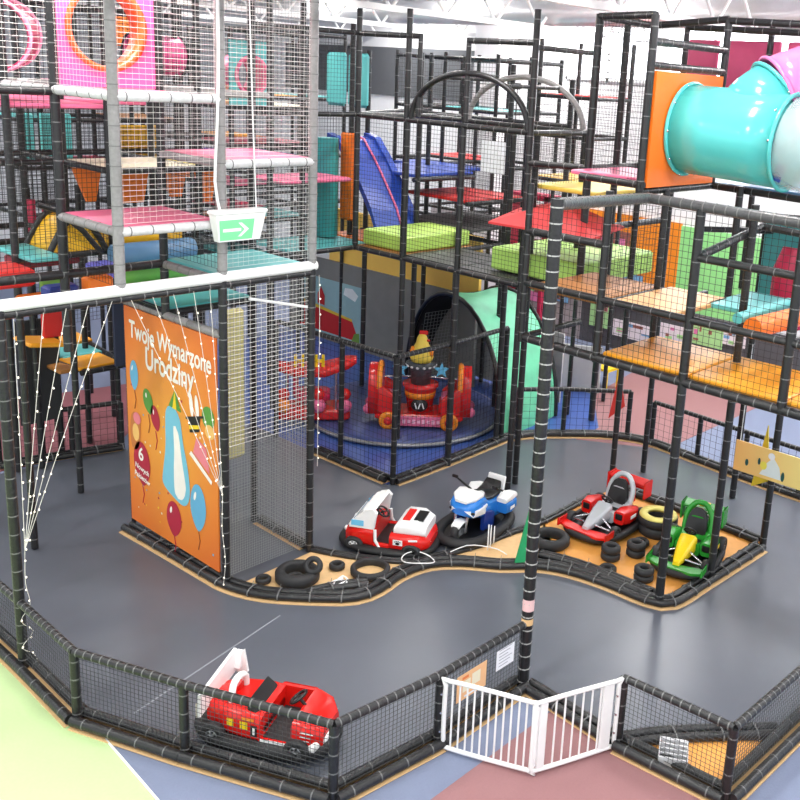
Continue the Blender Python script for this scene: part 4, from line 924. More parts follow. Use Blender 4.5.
s2 = shell([(5.2, -3.55, 5.8), (5.32, -3.66, 5.98), (5.46, -3.78, 6.12)], .5, TT, tb, 'branch_section', (1,))
s3 = shell(smooth_path([(5.46, -3.78, 6.12), (5.72, -4.05, 6.28), (5.95, -4.45, 6.34), (6.05, -5.0, 6.3), (6.05, -5.8, 6.2)], .2), .52, PT, tb, 'bend_section')
s4 = shell(smooth_path([(5.08, -4.21, 5.62), (5.1, -4.8, 5.55), (5.2, -5.5, 5.45)], .2), .55, mat('clear_tube', (214, 232, 232), .08, alpha=.35), tb, 'clear_section', (1,))
mb = MB(); mb.box((4.72, -4.25, 5.28), (.02, .12, .2), 0, rx=.3); build('sticker', mb, DBLUE, s1)
# green mat and red canopy between the middle and right frames
mat_block('soft_mat', 4.9, -1.35, 6.9, .3, 3.34, .34, mat('moss_mat', (168, 210, 104), .45, bump=.1), 'big pale green soft mat on the deck between the two black frames')
mb = MB(); ap = V((5.2, -.8, 4.5)); Q = [V((4.0, -.4, 4.22)), V((4.25, -2.0, 4.2)), V((5.6, -1.6, 4.2)), V((5.4, .2, 4.25))]
mb.add(Q + [ap] + [q - V((0, 0, .03)) for q in Q] + [ap - V((0, 0, .03))], [(0, 1, 4), (1, 2, 4), (2, 3, 4), (3, 0, 4), (6, 5, 9), (7, 6, 9), (8, 7, 9), (5, 8, 9), (0, 5, 6, 1), (1, 6, 7, 2), (2, 7, 8, 3), (3, 8, 5, 0)])
single('fabric_canopy', mb, mat('red_canvas', (206, 58, 60), .7), 'red fabric canopy stretched above the pale green mat', 'canopy', (4.9, -1, 4.2))
E2 = far_frame('far black climbing frame in front of the white wall right of the hoops', [8.2, 9.4], [1.0, 2.2], .02, 6.9, [4.4, 5.2, 5.9],
    [(8.2, 1.0, 9.4, 2.2, 4.4, YEL), (8.2, 1.0, 9.4, 2.2, 5.9, RED)], (8.8, 1.6, 0), [((8.2, 1.0), (8.2, 2.2), 4.6, 6.8)])
E3 = far_frame('far black climbing frame rising behind the blue slide and decks', [8.4, 9.4, 10.4], [3.4, 4.8, 6.2], .02, 6.6, [3.3, 4.4, 5.5, 6.5],
    [(8.4, 3.4, 9.4, 4.8, 5.5, TEAL), (9.4, 4.8, 10.4, 6.2, 4.4, RED)], (9.4, 4.8, 0), [((8.4, 3.4), (8.4, 6.2), 5.5, 6.5)])
# ------------------------------------------------------------------ birthday banner
bx = -.055
bn = thing('banner', 'tall orange birthday banner on the side of front left tower', 'banner', (bx, 1.1, .1))
BW, BZ0, BZ1 = 2.02, .17, 3.1
mb = MB(); mb.box((bx + .012, .07 + BW / 2, (BZ0 + BZ1) / 2), (.02, BW, BZ1 - BZ0))
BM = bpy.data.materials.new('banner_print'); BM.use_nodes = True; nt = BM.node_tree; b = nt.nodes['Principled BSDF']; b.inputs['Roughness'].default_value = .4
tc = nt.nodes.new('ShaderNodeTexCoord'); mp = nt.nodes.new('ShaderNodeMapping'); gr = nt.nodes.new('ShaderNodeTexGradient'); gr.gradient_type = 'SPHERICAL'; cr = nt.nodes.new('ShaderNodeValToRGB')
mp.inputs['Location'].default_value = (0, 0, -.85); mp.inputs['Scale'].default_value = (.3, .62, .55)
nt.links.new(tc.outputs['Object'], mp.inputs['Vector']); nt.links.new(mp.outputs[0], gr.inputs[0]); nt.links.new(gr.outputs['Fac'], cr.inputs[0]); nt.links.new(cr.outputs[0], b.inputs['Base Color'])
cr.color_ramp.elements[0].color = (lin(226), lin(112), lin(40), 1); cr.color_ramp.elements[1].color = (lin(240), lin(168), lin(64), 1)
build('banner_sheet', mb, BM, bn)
def B(u, v, k=1):   # u from the left edge, v from the bottom edge
    return V((bx - .0015 * k, .07 + BW - u, BZ0 + v))
def shape(name, pts, m, k=1, parent=bn):
    mb = MB(); n = len(pts); mb.add([B(u, v, k) for u, v in pts], [list(range(n))]); return build(name, mb, m, parent)
def ell(u, v, a, b_, rot=0, n=24, tail=0):
    P = []
    for i in range(n):
        w = 2 * PI * i / n; x, y = a * math.cos(w), b_ * math.sin(w)
        if tail and y < 0: x *= 1 - .35 * (y / b_) ** 2
        P.append((u + x * math.cos(rot) - y * math.sin(rot), v + x * math.sin(rot) + y * math.cos(rot)))
    return P
BW_ = mat('banner_white', (246, 240, 230), .5)
def text(s, u, v, size, m, rot=0, k=3, name='lettering', parent=bn, sx=1.0):
    c = bpy.data.curves.new(name, 'FONT'); c.body = s; c.size = size; c.offset = 0; c.align_x = 'LEFT'
    o = bpy.data.objects.new('tmp', c); C.objects.link(o); bpy.context.view_layer.update()
    me = bpy.data.meshes.new_from_object(o); C.objects.unlink(o); bpy.data.objects.remove(o)
    cs, sn = math.cos(rot), math.sin(rot); mb = MB(); h = size * .026
    for dx, dy in ((-h, 0), (h, 0), (0, h), (0, -h), (0, 0)):   # heavier strokes
        base = len(mb.v)
        for vert in me.vertices:
            x, y = (vert.co.x + dx) * sx, vert.co.y + dy
            mb.v.append(B(u + x * cs - y * sn, v + x * sn + y * cs, k + dx * 9 + dy * 17))
        for p in me.polygons: mb.f.append([base + q for q in p.vertices]); mb.m.append(0); mb.sm.append(False)
    bpy.data.meshes.remove(me)
    return build(name, mb, m, parent)
text('Twoje Wymarzone', .12, 2.55, .32, BW_, -.035, sx=.72)
text('Urodziny', .48, 2.22, .4, BW_, -.035, sx=.72)
BBL, BRD, BGR = mat('banner_blue', (104, 176, 212), .45), mat('banner_crimson', (178, 34, 60), .45), mat('banner_green', (88, 150, 60), .45)
def balloon(u, v, a, b_, m, lab, rot=0):
    o = shape('printed_balloon', ell(u, v, a, b_, rot, tail=1), m, 2); o['label'] = lab
    if a < .19: shape('balloon_shine', ell(u - a * .35, v + b_ * .45, a * .14, b_ * .2, rot - .3), BW_, 4, o)
    mb = MB(); mb.tube([B(u, v - b_, 2), B(u + .03, v - b_ - .12, 2), B(u - .01, v - b_ - .25, 2)], .006, 0, 5); build('balloon_string', mb, BRD if m == BRD else mat('string_brown', (150, 80, 40), .5), o)
balloon(.2, 2.05, .1, .2, BBL, 'light blue printed balloon'); balloon(.52, 1.78, .11, .17, BGR, 'green printed balloon', .35); balloon(.68, 1.6, .1, .17, BRD, 'red printed balloon', .3)
balloon(.32, .88, .2, .3, BRD, 'crimson balloon printed with the number six', .08); balloon(1.05, .36, .17, .24, BRD, 'crimson printed balloon low on the banner'); balloon(1.6, .7, .17, .31, BBL, 'blue printed balloon low on the banner')
text('6', .24, .93, .25, BW_, -.06, 4); text('Nowych', .15, .8, .1, BW_, -.16, 4); text('Pakietów', .13, .68, .1, BW_, -.16, 4)
# a plain pale blue and white shape in the middle of the print
mp_ = [(.93, 1.78), (1.1, 1.86), (1.24, 1.74), (1.3, 1.45), (1.4, 1.1), (1.42, .78), (1.3, .62), (1.05, .66), (.82, .78), (.84, 1.0), (.9, 1.3)]
def sm(pts): return [(p.x, p.y) for p in smooth_path([(u, v, 0) for u, v in pts], .05, True)]
o = shape('printed_blob', sm(mp_), mat('banner_pale_blue', (122, 194, 216), .45), 2); o['label'] = 'pale blue printed balloon shape'
shape('printed_blob_core', sm([(1.1, 1.62), (1.2, 1.55), (1.27, 1.2), (1.34, .85), (1.24, .68), (1.1, .72), (1.08, 1.0), (1.1, 1.3)]), BW_, 3, o)
# party hat, magic hat, cake and confetti
o = shape('printed_party_hat', [(1.0, 1.86), (1.28, 1.84), (1.15, 2.1)], BGR, 4); shape('hat_stripe', [(1.09, 1.85), (1.18, 1.845), (1.15, 2.1)], BYEL, 5, o)
o = shape('printed_top_hat', [(1.46, 1.64), (1.66, 1.7), (1.69, 1.9), (1.43, 1.82)], BLACK, 4); shape('hat_band', [(1.455, 1.68), (1.665, 1.74), (1.672, 1.79), (1.45, 1.73)], BYEL, 5, o); shape('hat_brim', [(1.38, 1.79), (1.76, 1.9), (1.76, 1.93), (1.38, 1.82)], BLACK, 5, o)
for u in (1.5, 1.62): shape('printed_feather', ell(u, 2.0, .04, .15, .12), BW_, 3, o)
o = shape('printed_cake', [(1.52, 1.4), (1.86, 1.22), (1.86, 1.27), (1.8, 1.52), (1.6, 1.62)], mat('banner_rose', (232, 130, 140), .45), 4); shape('cake_plate', [(1.44, 1.36), (1.9, 1.1), (1.92, 1.15), (1.48, 1.41)], BW_, 5, o)
o = shape('printed_cupcake', sm([(.1, 1.05), (.25, 1.08), (.32, 1.4), (.22, 1.55), (.1, 1.5), (.06, 1.25)]), mat('banner_biscuit', (200, 120, 60), .45), 2); shape('cupcake_icing', ell(.24, 1.48, .09, .08), mat('banner_rose', (232, 130, 140), .45), 4, o); shape('cupcake_middle', ell(.2, 1.28, .08, .12), mat('banner_sand', (240, 190, 110), .45), 4, o)
shape('printed_balloon', ell(1.85, 1.93, .13, .14), BGR, 2); shape('printed_balloon', ell(1.88, 1.76, .1, .09), mat('banner_sand', (240, 190, 110), .45), 3)
mb = MB()
for i in range(46):
    u, v = random.uniform(.08, 1.95), random.uniform(.1, 2.0); s_ = random.uniform(.012, .022); a = random.uniform(0, 3)
    mb.add([B(u + s_ * math.cos(a + k * PI / 2), v + s_ * math.sin(a + k * PI / 2), 1.5) for k in range(4)], [(0, 1, 2, 3)], i % 4)
o = build('printed_confetti', mb, [BYEL, BBL, BRD, CREAM], bn); o['kind'] = 'stuff'
# ------------------------------------------------------------------ exit sign, cable
ex = thing('exit_sign', 'white emergency light with green arrow hanging on front tower post', 'exit sign', (.12, -.14, 4.24))
mb = MB()
mb.loft([[V((-.2, -.2, 4.55)), V((.44, -.2, 4.55)), V((.44, -.06, 4.55)), V((-.2, -.06, 4.55))], [V((-.15, -.17, 4.25)), V((.38, -.17, 4.25)), V((.38, -.08, 4.25)), V((-.15, -.08, 4.25))]][::-1], 0, False)
mb.box((.12, -.13, 4.57), (.68, .17, .045), 0, bev=.012); build('housing', mb, WHITE, ex)
Ep = lambda u, v, o_=0: V((u, -.2 + (4.55 - v) * .1 - .004 - o_, v))
mb = MB(); mb.add([Ep(-.14, 4.265), Ep(.27, 4.265), Ep(.29, 4.49), Ep(-.16, 4.49)], [(0, 1, 2, 3)]); pl = build('green_panel', mb, mat('sign_green', (112, 204, 140), .4, emit=.25), ex)
mb = MB(); mb.add([Ep(-.11, 4.36, .003), Ep(.12, 4.36, .003), Ep(.12, 4.395, .003), Ep(-.11, 4.395, .003)], [(0, 1, 2, 3)])
mb.add([Ep(.08, 4.30, .003), Ep(.125, 4.30, .003), Ep(.22, 4.3775, .003), Ep(.125, 4.455, .003), Ep(.08, 4.455, .003), Ep(.165, 4.3775, .003)], [(0, 1, 2, 5), (5, 2, 3, 4)]); build('arrow', mb, WHITE, pl)
mb = MB(); mb.tube(smooth_path([(-.06, -.07, 7.9), (-.06, -.07, 6.2), (-.1, -.08, 5.4), (-.13, -.08, 4.9), (-.09, -.1, 4.59)], .2), .016, 0, 8)
single('power_cable', mb, WHITE, 'white power cable running down the tower post to exit sign', 'cable', (-.06, -.07, 7.9))
mb = MB(); mb.tube([(.26, -.12, 7.9), (.33, -.12, 5.5), (.36, -.13, 4.59)], .008, 0, 6)
single('hanging_wire', mb, WHITE, 'thin white wire holding the exit sign from above', 'wire', (.26, -.12, 7.9))
# ------------------------------------------------------------------ fairy lights
BULB = mat('fairy_bulb', (255, 244, 225), .3, emit=.6); LW = mat('fairy_wire', (226, 222, 214), .5)
bm_ = MB(); bm_.ball((0, 0, 0), .009, 0, 8, (1, 1, 1.3)); BME = None
def fairy(pts, label, step=.17, sub=.15):
    global BME
    P = smooth_path(pts, sub); o0 = P[0]
    t = thing('fairy_light_string', label, 'fairy lights', tuple(o0), 0, 'fairy light strings on the front left tower')
    mb = MB(); mb.tube(P, .0034, 0, 5); build('wire', mb, LW, t)
    acc = 0
    for a, b_ in zip(P, P[1:]):
        acc += (b_ - a).length
        if acc >= step:
            acc = 0
            if BME is None:
                q = build('bulb', bm_, BULB, t, world=False); BME = q.data
            else:
                q = bpy.data.objects.new('bulb', BME); C.objects.link(q); q.parent = t
            q.location = b_ - o0 + V((random.uniform(-.012, .012), -.01, random.uniform(-.01, .01)))
K = [('leftmost fairy light string beside the corner post', -2.3, 3.7), ('second fairy light string from the left under white beam', -2.02, 3.72), ('third fairy light string from the left under white beam', -1.8, 3.73), ('fourth fairy light string from the left under white beam', -1.58, 3.73), ('fifth fairy light string, longest one left of the banner', -1.33, 3.74)]
for lab, x, z in K:
    fairy([(x, -.07, z), (x + (-2.35 - x) * .5, -.09, z + (1.35 - z) * .48), (-2.35, -.09, 1.35)], lab)
fairy([(-2.35, -.09, 1.35), (-2.37, -.1, 1.0), (-2.34, -.1, .75), (-2.44, -.1, .6), (-2.33, -.11, .45), (-2.45, -.1, .3), (-2.34, -.1, .2), (-2.3, -.12, .06)], 'gathered fairy light tail wound round the left corner post', .1, .06)
for lab, x in (('first fairy light string from the left across the banner', -1.12), ('second fairy light string from the left across the banner', -.88), ('third fairy light string from the left across the banner', -.64), ('fourth fairy light string from the left across the banner', -.4), ('fifth fairy light string, nearest the post across the banner', -.2)):
    fairy([(x, -.06, 3.72), (x * .52 - .04, -.07, 2.55), (-.09, -.08, 1.25 - x * .0)], lab)
fairy([(-.09, -.08, 1.25), (-.1, -.08, .8), (-.07, -.09, .4), (-.1, -.09, .1)], 'gathered fairy light tail hanging down the banner post', .09, .06)
fairy([(1.33, -.04, 3.7), (1.34, -.05, 3.0), (1.33, -.05, 2.2), (1.33, -.05, 1.2)], 'fairy light string down the right post of netted cage', .12)
# ------------------------------------------------------------------ flags and hanging sign
def pennant(name, a, b_, c, m, label, th=.012):
    a, b_, c = V(a), V(b_), V(c); n = (b_ - a).cross(c - a).normalized() * th; mb = MB()
    mid = [(a + b_) / 2 + n * 2, (b_ + c) / 2 - n * 2]
    mb.add([a + n, b_ + n, c + n, a - n, b_ - n, c - n], [(0, 1, 2), (5, 4, 3), (0, 3, 4, 1), (1, 4, 5, 2), (2, 5, 3, 0)])
    return single(name, mb, m, label, 'flag', tuple(a))
pennant('pennant_flag', (3.04, -2.28, 1.12), (2.83, -2.17, .03), (3.0, -2.28, .03), mat('flag_green', (40, 160, 100), .6), 'narrow green pennant standing by the spiral wrapped post')
pennant('pennant_flag', (7.1, -.8, 1.55), (6.95, -.75, .72), (7.12, -.95, .95), mat('flag_red', (212, 46, 40), .6), 'red pennant hanging from the rail above kart pen')
pennant('pennant_flag', (5.98, -4.0, 1.75), (5.98, -3.86, .8), (5.98, -4.1, .95), mat('flag_yellow', (214, 190, 50), .6), 'yellow pennant behind the hanging yellow sign')
hs = thing('hanging_sign', 'long pale yellow sign with white figure hanging at the right edge', 'sign', (5.84, -4.4, 1.05))
mb = MB(); mb.box((5.84, -4.55, 1.25), (.02, 1.85, .44)); SG = bpy.data.materials.new('sign_print'); SG.use_nodes = True; nt = SG.node_tree; bb = nt.nodes['Principled BSDF']; bb.inputs['Roughness'].default_value = .5
tc = nt.nodes.new('ShaderNodeTexCoord'); sp = nt.nodes.new('ShaderNodeSeparateXYZ'); mr = nt.nodes.new('ShaderNodeMapRange'); cr = nt.nodes.new('ShaderNodeValToRGB')
mr.inputs[1].default_value = .75; mr.inputs[2].default_value = -.6; nt.links.new(tc.outputs['Object'], sp.inputs[0]); nt.links.new(sp.outputs[1], mr.inputs[0]); nt.links.new(mr.outputs[0], cr.inputs[0]); nt.links.new(cr.outputs[0], bb.inputs['Base Color'])
cr.color_ramp.elements[0].color = (lin(244), lin(186), lin(110), 1); cr.color_ramp.elements[1].color = (lin(250), lin(238), lin(150), 1)
sg = build('sign_board', mb, SG, hs)
def S_(y, z, k=1): return V((5.828 - .002 * k, y, z))
def sshape(name, pts, m, k=1):
    mb = MB(); mb.add([S_(y, z, k) for y, z in pts], [list(range(len(pts)))]); return build(name, mb, m, sg)
def sell(y, z, a, b_): return [(y - a * math.cos(2 * PI * i / 18), z + b_ * math.sin(2 * PI * i / 18)) for i in range(18)]
sshape('printed_splash', [(-4.02, 1.08), (-4.34, 1.08), (-4.3, 1.25), (-4.2, 1.37), (-4.12, 1.28)], mat('sign_pale', (226, 236, 236), .5)); sshape('printed_dot', sell(-4.17, 1.38, .05, .05), PAPER, 2)
for y, z, a, b_ in ((-3.82, 1.19, .025, .05), (-4.0, 1.26, .02, .05), (-4.36, 1.14, .025, .07)): sshape('printed_mark', sell(y, z, a, b_), mat('sign_teal_dark', (30, 80, 80), .5), 2)
sshape('printed_dot', sell(-4.07, 1.22, .05, .06), mat('sign_lemon', (240, 226, 90), .5), 3)
for i, (y0, y1, z0, z1) in enumerate(((-4.85, -5.35, 1.34, 1.4), (-4.72, -5.38, 1.22, 1.27), (-4.78, -5.38, 1.12, 1.16))): sshape('pale_lettering', [(y0, z0), (y1, z0), (y1, z1), (y0, z1)], CREAM, 1)
mb = MB()
mb.tube([(5.84, -3.68, 1.45), (5.7, -3.75, 2.9)], .006, 0, 5); mb.tube([(5.84, -5.3, 1.45), (5.8, -5.2, 2.9)], .006, 0, 5); build('cord', mb, WHITE, hs)
# ------------------------------------------------------------------ white cable loops and ties lying on the kerb
mb = MB(); mb.tube([V((1.98 + .2 * math.cos(w) * .8 - .05 * math.sin(w), -1.28 + .2 * math.sin(w), .13 + .02 * math.sin(2 * w))) for w in [2 * PI * k / 30 for k in range(30)]], .008, 0, 6, True)
single('cable_loop', mb, WHITE, 'white cable loop lying on the kerb below the red bumper car', 'cable', (1.98, -1.28, .13))
mb = MB()
for r0, dx in ((.13, 0), (.1, .07), (.15, -.05)): mb.tube([V((3.0 + dx + r0 * .5 * math.cos(w), -1.62 + r0 * .4 * math.cos(w), .22 + r0 * 1.2 * math.sin(w))) for w in [2 * PI * k / 24 for k in range(24)]], .007, 0, 6, True)
mb.tube(smooth_path([(2.4, -1.45, .14), (2.6, -1.55, .2), (2.8, -1.65, .16), (3.0, -1.75, .08), (3.02, -1.9, .05)], .1), .007, 0, 6)
single('cable_coil', mb, WHITE, 'tangled white cable coil beside the green pennant', 'cable', (3.0, -1.62, .03))
mb = MB()
for k in range(7): mb.tube(smooth_path([(.95 + random.uniform(-.12, .12), -.98 + random.uniform(-.1, .1), .04 + .02 * j) for j in range(4)], .04), .012, 0, 6)
single('cable_scraps', mb, WHITE, 'small heap of white cable scraps beside the big tyre ring', 'cable', (.95, -.98, .03))
for z, m, w_ in ((.98, mat('pink_label', (230, 190, 190), .6), .13), (.79, WOOD, .07)):
    mb = MB(); n = 7; P = [V((1.0 + .066 * math.cos(a), -3.84 + .066 * math.sin(a), 0)) for a in [PI * (.85 + .75 * i / n) for i in range(n + 1)]]
    mb.add([p + V((0, 0, z + dz)) for dz in (-w_ / 2, w_ / 2) for p in P], [(i, i + 1, n + 2 + i, n + 1 + i) for i in range(n)])
    build('sticker', mb, m, R.o, 'small label stuck on the wrapped post')

# ------------------------------------------------------------------ carousel corner: walls, mural, canopy, ride
mb = MB(); mb.box((8.05, 6.3, .95), (.08, 6.0, 1.9)); struct('wall_carousel', mb, mat('concrete_grey', (128, 128, 124), .75, var=.15, scale=3))
mb = MB(); mb.box((8.1, 5.6, 2.4), (.08, 4.6, 1.4)); struct('wall_yellow', mb, mat('yellow_wall_paint', (255, 206, 96), .6))
mb = MB(); mb.box((8.1, 8.6, 2.4), (.08, 1.4, 1.4)); struct('wall_white', mb, WALL)
def mp2(y, z, k=0): return V((8.0 - .004 * k, y, z))
mu = thing('mural', 'painted mural of red roof and blue sky behind the carousel', 'mural', (8.0, 8.0, .1))
mb = MB(); mb.box((8.0, 7.85, .8), (.01, 2.3, 1.3)); mus = build('sky', mb, mat('mural_sky', (150, 186, 190), .7), mu)
def mshape(n, P, m, k): 
    mb = MB(); mb.add([mp2(y, z, k + 1) for y, z in P], [list(range(len(P)))]); build(n, mb, m, mu)
mshape('roof', [(8.9, .2), (6.75, .2), (6.98, .62), (8.9, .78)], mat('mural_red', (190, 30, 34), .7), 2); mshape('roof_edge', [(8.9, .78), (6.98, .62), (7.0, .68), (8.9, .86)], mat('mural_yellow', (230, 190, 60), .7), 3)
mshape('bush', [(7.0, .16), (6.72, .16), (6.74, .4), (6.9, .36)], mat('mural_green', (110, 150, 60), .7), 3); mshape('cloud', [(7.3, 1.2), (6.9, 1.1), (6.8, 1.25), (7.0, 1.38), (7.25, 1.36)], mat('mural_white', (230, 236, 236), .7), 2); mshape('tower', [(8.2, .84), (7.95, .82), (7.95, 1.05), (8.08, 1.25), (8.2, 1.07)], mat('mural_red', (190, 30, 34), .7), 4)
# tunnel canopy
cp = thing('tunnel_canopy', 'black and green fabric tunnel canopy with arched hoops behind the carousel', 'canopy', (7.0, 2.6, 0))
def arch(x0, y0, x1, y1, h, n=20, p=2.3):
    P = []
    for k in range(n + 1):
        w = PI * k / n; c, s_ = math.cos(w), math.sin(w)
        f = .5 - .5 * math.copysign(abs(c) ** (2 / p), c); P.append(V((x0 + (x1 - x0) * f, y0 + (y1 - y0) * f, .02 + h * abs(s_) ** (2 / p))))
    return P
a1 = arch(7.5, 4.7, 6.25, .98, 2.15, p=2.05); a2 = arch(8.7, 4.4, 7.95, 1.1, 2.12, p=2.05)
for P in (a1, a2):
    mb = MB(); mb.tube(P, .045, 0, 8); build('hoop', mb, BLACK, cp)
def skin(name, i0, i1, m, off=.0):
    mb = MB(); secs = []
    for i in range(i0, i1 + 1): secs.append([a1[i].lerp(a2[i], t) + V((0, 0, -.04 * math.sin(PI * t) + off + .012 * math.sin(i * 2.1 + t * 9))) for t in [j / 8 for j in range(9)]])
    n = 9; vs = [p for s_ in secs for p in s_]; F = [(i * n + j, i * n + j + 1, (i + 1) * n + j + 1, (i + 1) * n + j) for i in range(len(secs) - 1) for j in range(n - 1)]
    k = len(vs); c = sum(vs, V((0, 0, 0))) / k
    mb.add(vs + [v + (c - v).normalized() * .015 for v in vs], F + [tuple(k + q for q in f[::-1]) for f in F], 0, True); return build(name, mb, m, cp)
skin('black_cover', 0, 9, mat('black_canvas', (22, 22, 24), .8)); skin('green_cover', 9, 20, mat('green_canvas', (112, 208, 164), .4, var=.25, scale=3, bump=.4))
mb = MB()
for j in range(1, 13):
    i = 8 + j * .9; q = a1[min(19, int(i))]
mb.net((7.3, 4.2, .1), (8.3, 4.0, .1), (8.2, 3.7, 1.6), (7.1, 3.8, 1.6), .08, .004); build('side_net', mb, GNET, cp)
mb = MB(); mb.box((8.55, 2.8, .75), (.03, 2.7, 1.4), 0); build('back_sheet', mb, mat('pale_grey_canvas', (188, 188, 186), .8), cp)
mb = MB(); mb.box((8.5, 3.1, 1.62), (.03, .5, .26), 0); build('back_window', mb, mat('pale_lilac', (214, 210, 240), .4), cp)
# carousel
cr_ = thing('carousel', 'small red and orange carousel with two seat cars and yellow chicken on top', 'carousel ride', (5.9, 3.3, 0))
mb = MB(); mb.lathe([(.01, .02), (1.72, .02), (1.78, .06), (1.78, .1), (1.7, .13), (.01, .13)], (5.9, 3.1, 0), 0, 48, None, False); build('platform', mb, mat('carousel_deck', (62, 76, 128), .35), cr_)
mb = MB(); mb.tube([V((5.9 + 1.8 * math.cos(w), 3.1 + 1.8 * math.sin(w), .06)) for w in [2 * PI * k / 60 for k in range(60)]], .035, 0, 6, True); build('platform_rim', mb, mat('rim_silver', (150, 150, 152), .3, metal=.4), cr_)
CR1 = mat('carousel_red', (214, 44, 44), .25); CR2 = mat('carousel_orange', (240, 140, 40), .25); CPK = mat('carousel_pink', (226, 110, 150), .3)
def ride(t, c, yaw, full=True):
    c = V(c); T = Matrix.Translation(c) @ Matrix.Rotation(yaw, 4, 'Z')
    def pt(name, mb, m, par=None): return build(name, mb.move(T @ Matrix.Scale(1.06, 4)), m, par or t)
    mb = MB(); mb.box((0, 0, .18), (1.45, .6, .1), 0, bev=.03); pt('base', mb, CR1)
    mb = MB(); mb.box((0, -.32, .13), (.95, .03, .17), 0, bev=.01); pn = pt('side_panel', mb, CPK)
    mb = MB()
    for i in range(9): mb.box((-.32 + i * .08, -.34, .13), (.05, .01, .05 + .02 * (i % 2)), 0)
    pt('pale_lettering', mb, mat('panel_pale', (244, 190, 214), .4), pn)
    for sx in (-1, 1):
        mb = MB()
        arcp = [(.3 * math.cos(w), .66 + .36 * math.sin(w)) for w in [PI * k / 12 for k in range(13)]] + [(-.27, .22), (.27, .22)]
        mb.loft([[V((sx * (.62 + .04), y * .9, z * .97)) for y, z in arcp], [V((sx * .72, y * 1.05, z)) for y, z in arcp], [V((sx * .84, y, z)) for y, z in arcp]])
        mb.box((sx * .5, 0, .33), (.36, .54, .24), 0, bev=.06); sb = pt('seat_car', mb, CR1)
        for sy in (-1, 1):
            mb = MB(); mb.loft([rr(sx * .36, .06, .22, .5, .04, y0=sy * .27), rr(sx * .5, .07, .22, .64, .05, y0=sy * .28), rr(sx * .68, .06, .24, .74, .05, y0=sy * .27)]); pt('arm_rest', mb, CR1, sb)
        mb = MB(); mb.tube([V((sx * .66, .29 * math.cos(w), .66 + .36 * math.sin(w))) for w in [PI * k / 14 for k in range(15)]], .045, 0, 8); pt('seat_trim', mb, CR2, sb)
        mb = MB(); mb.box((sx * .5, 0, .48), (.3, .38, .08), 0, bev=.03); mb.box((sx * .64, 0, .72), (.06, .4, .36), 0, bev=.03); pt('seat_cushion', mb, CPK, sb)
        for sy in (-1, 1):
            TT_ = Matrix.Translation((sx * .5, sy * .34, .14)) @ Matrix.Rotation(PI / 2, 4, 'X')
            mb = MB(); mb.lathe([(.06, -.04), (.15, -.04), (.15, .04), (.06, .04)], (0, 0, 0), 0, 20, TT_); wl = pt('wheel', mb, CR2)
            mb = MB(); mb.lathe([(.001, -.045), (.07, -.045), (.07, .045), (.001, .045)], (0, 0, 0), 0, 14, TT_); pt('hub', mb, CR1, wl)
            mb = MB(); mb.ball((sx * .84, sy * .18, .27), .09, 0, 12); pt('bumper_ball', mb, CPK)
    mb = MB(); mb.lathe([(.01, .22), (.2, .22), (.26, .62), (.3, .66), (.3, .7), (.01, .7)], (0, 0, 0), 0, 24, None, False); tb_ = pt('tub', mb, CR1)
    mb = MB(); mb.lathe([(.225, .48), (.25, .48), (.262, .58), (.24, .58)], (0, 0, 0), 0, 24); pt('tub_band', mb, CR2, tb_)
    mb = MB(); mb.ball((0, -.22, .38), .13, 0, 14, (1.1, .35, .9)); em = pt('emblem', mb, BLACK, tb_)
    mb = MB()
    for i in range(3): mb.box((-.06 + i * .06, -.268, .38), (.02, .01, .1), 0, ry=.3 if i % 2 else -.3)
    pt('emblem_mark', mb, WHITE, tb_)
    mb = MB(); mb.lathe([(.01, .7), (.16, .7), (.18, .95), (.26, 1.05), (.01, 1.08)], (0, 0, 0), 0, 20, None, False); st = pt('stack', mb, mat('stack_grey', (70, 74, 80), .4))
    mb = MB()
    for i in range(14): w = 2 * PI * i / 14; mb.ball((.235 * math.cos(w), .235 * math.sin(w), 1.02), .028, 0, 8)
    pt('lamp_row', mb, WHITE, st)
    for sx in (-1, 1):
        mb = MB(); P = []
        for i in range(10): w = PI / 2 + 2 * PI * i / 10; r_ = .14 if i % 2 == 0 else .055; P.append((r_ * math.cos(w), r_ * math.sin(w)))
        mb.add([V((sx * .34 + x, -.1 + dy, .96 + z)) for dy in (-.02, .02) for x, z in P], [list(range(10)), list(range(19, 9, -1))] + [(i, (i + 1) % 10, 10 + (i + 1) % 10, 10 + i) for i in range(10)]); pt('star', mb, LBLUE)
    mb = MB(); mb.tube([(-.7, 0, .78), (0, 0, .82), (.7, 0, .78)], .015, 0, 6); pt('grab_bar', mb, CHROME)
    if full:
        mb = MB(); mb.lathe([(.01, 1.06), (.17, 1.08), (.2, 1.16), (.15, 1.3), (.1, 1.4), (.085, 1.48), (.05, 1.54), (.01, 1.55)], (0, 0, 0), 0, 20, None, False); ch = pt('chicken_figure', mb, mat('chick_yellow', (236, 204, 80), .5))
        mb = MB(); mb.box((.02, -.02, 1.57), (.14, .03, .07), 0, bev=.01); mb.ball((.09, -.03, 1.44), .03, 0, 8, (1.5, .7, .7)); pt('comb_and_beak', mb, CR1, ch)
        mb = MB(); mb.ball((-.15, -.05, 1.24), .09, 0, 10, (.5, .8, 1.2)); mb.ball((.15, -.05, 1.24), .09, 0, 10, (.5, .8, 1.2)); pt('wing', mb, CR2, ch)
ride(cr_, (5.52, 2.3, .13), math.radians(-47))
cs = thing('kiddie_ride', 'red and orange kiddie ride half hidden behind the netted cage post', 'ride', (4.3, 3.75, .13))
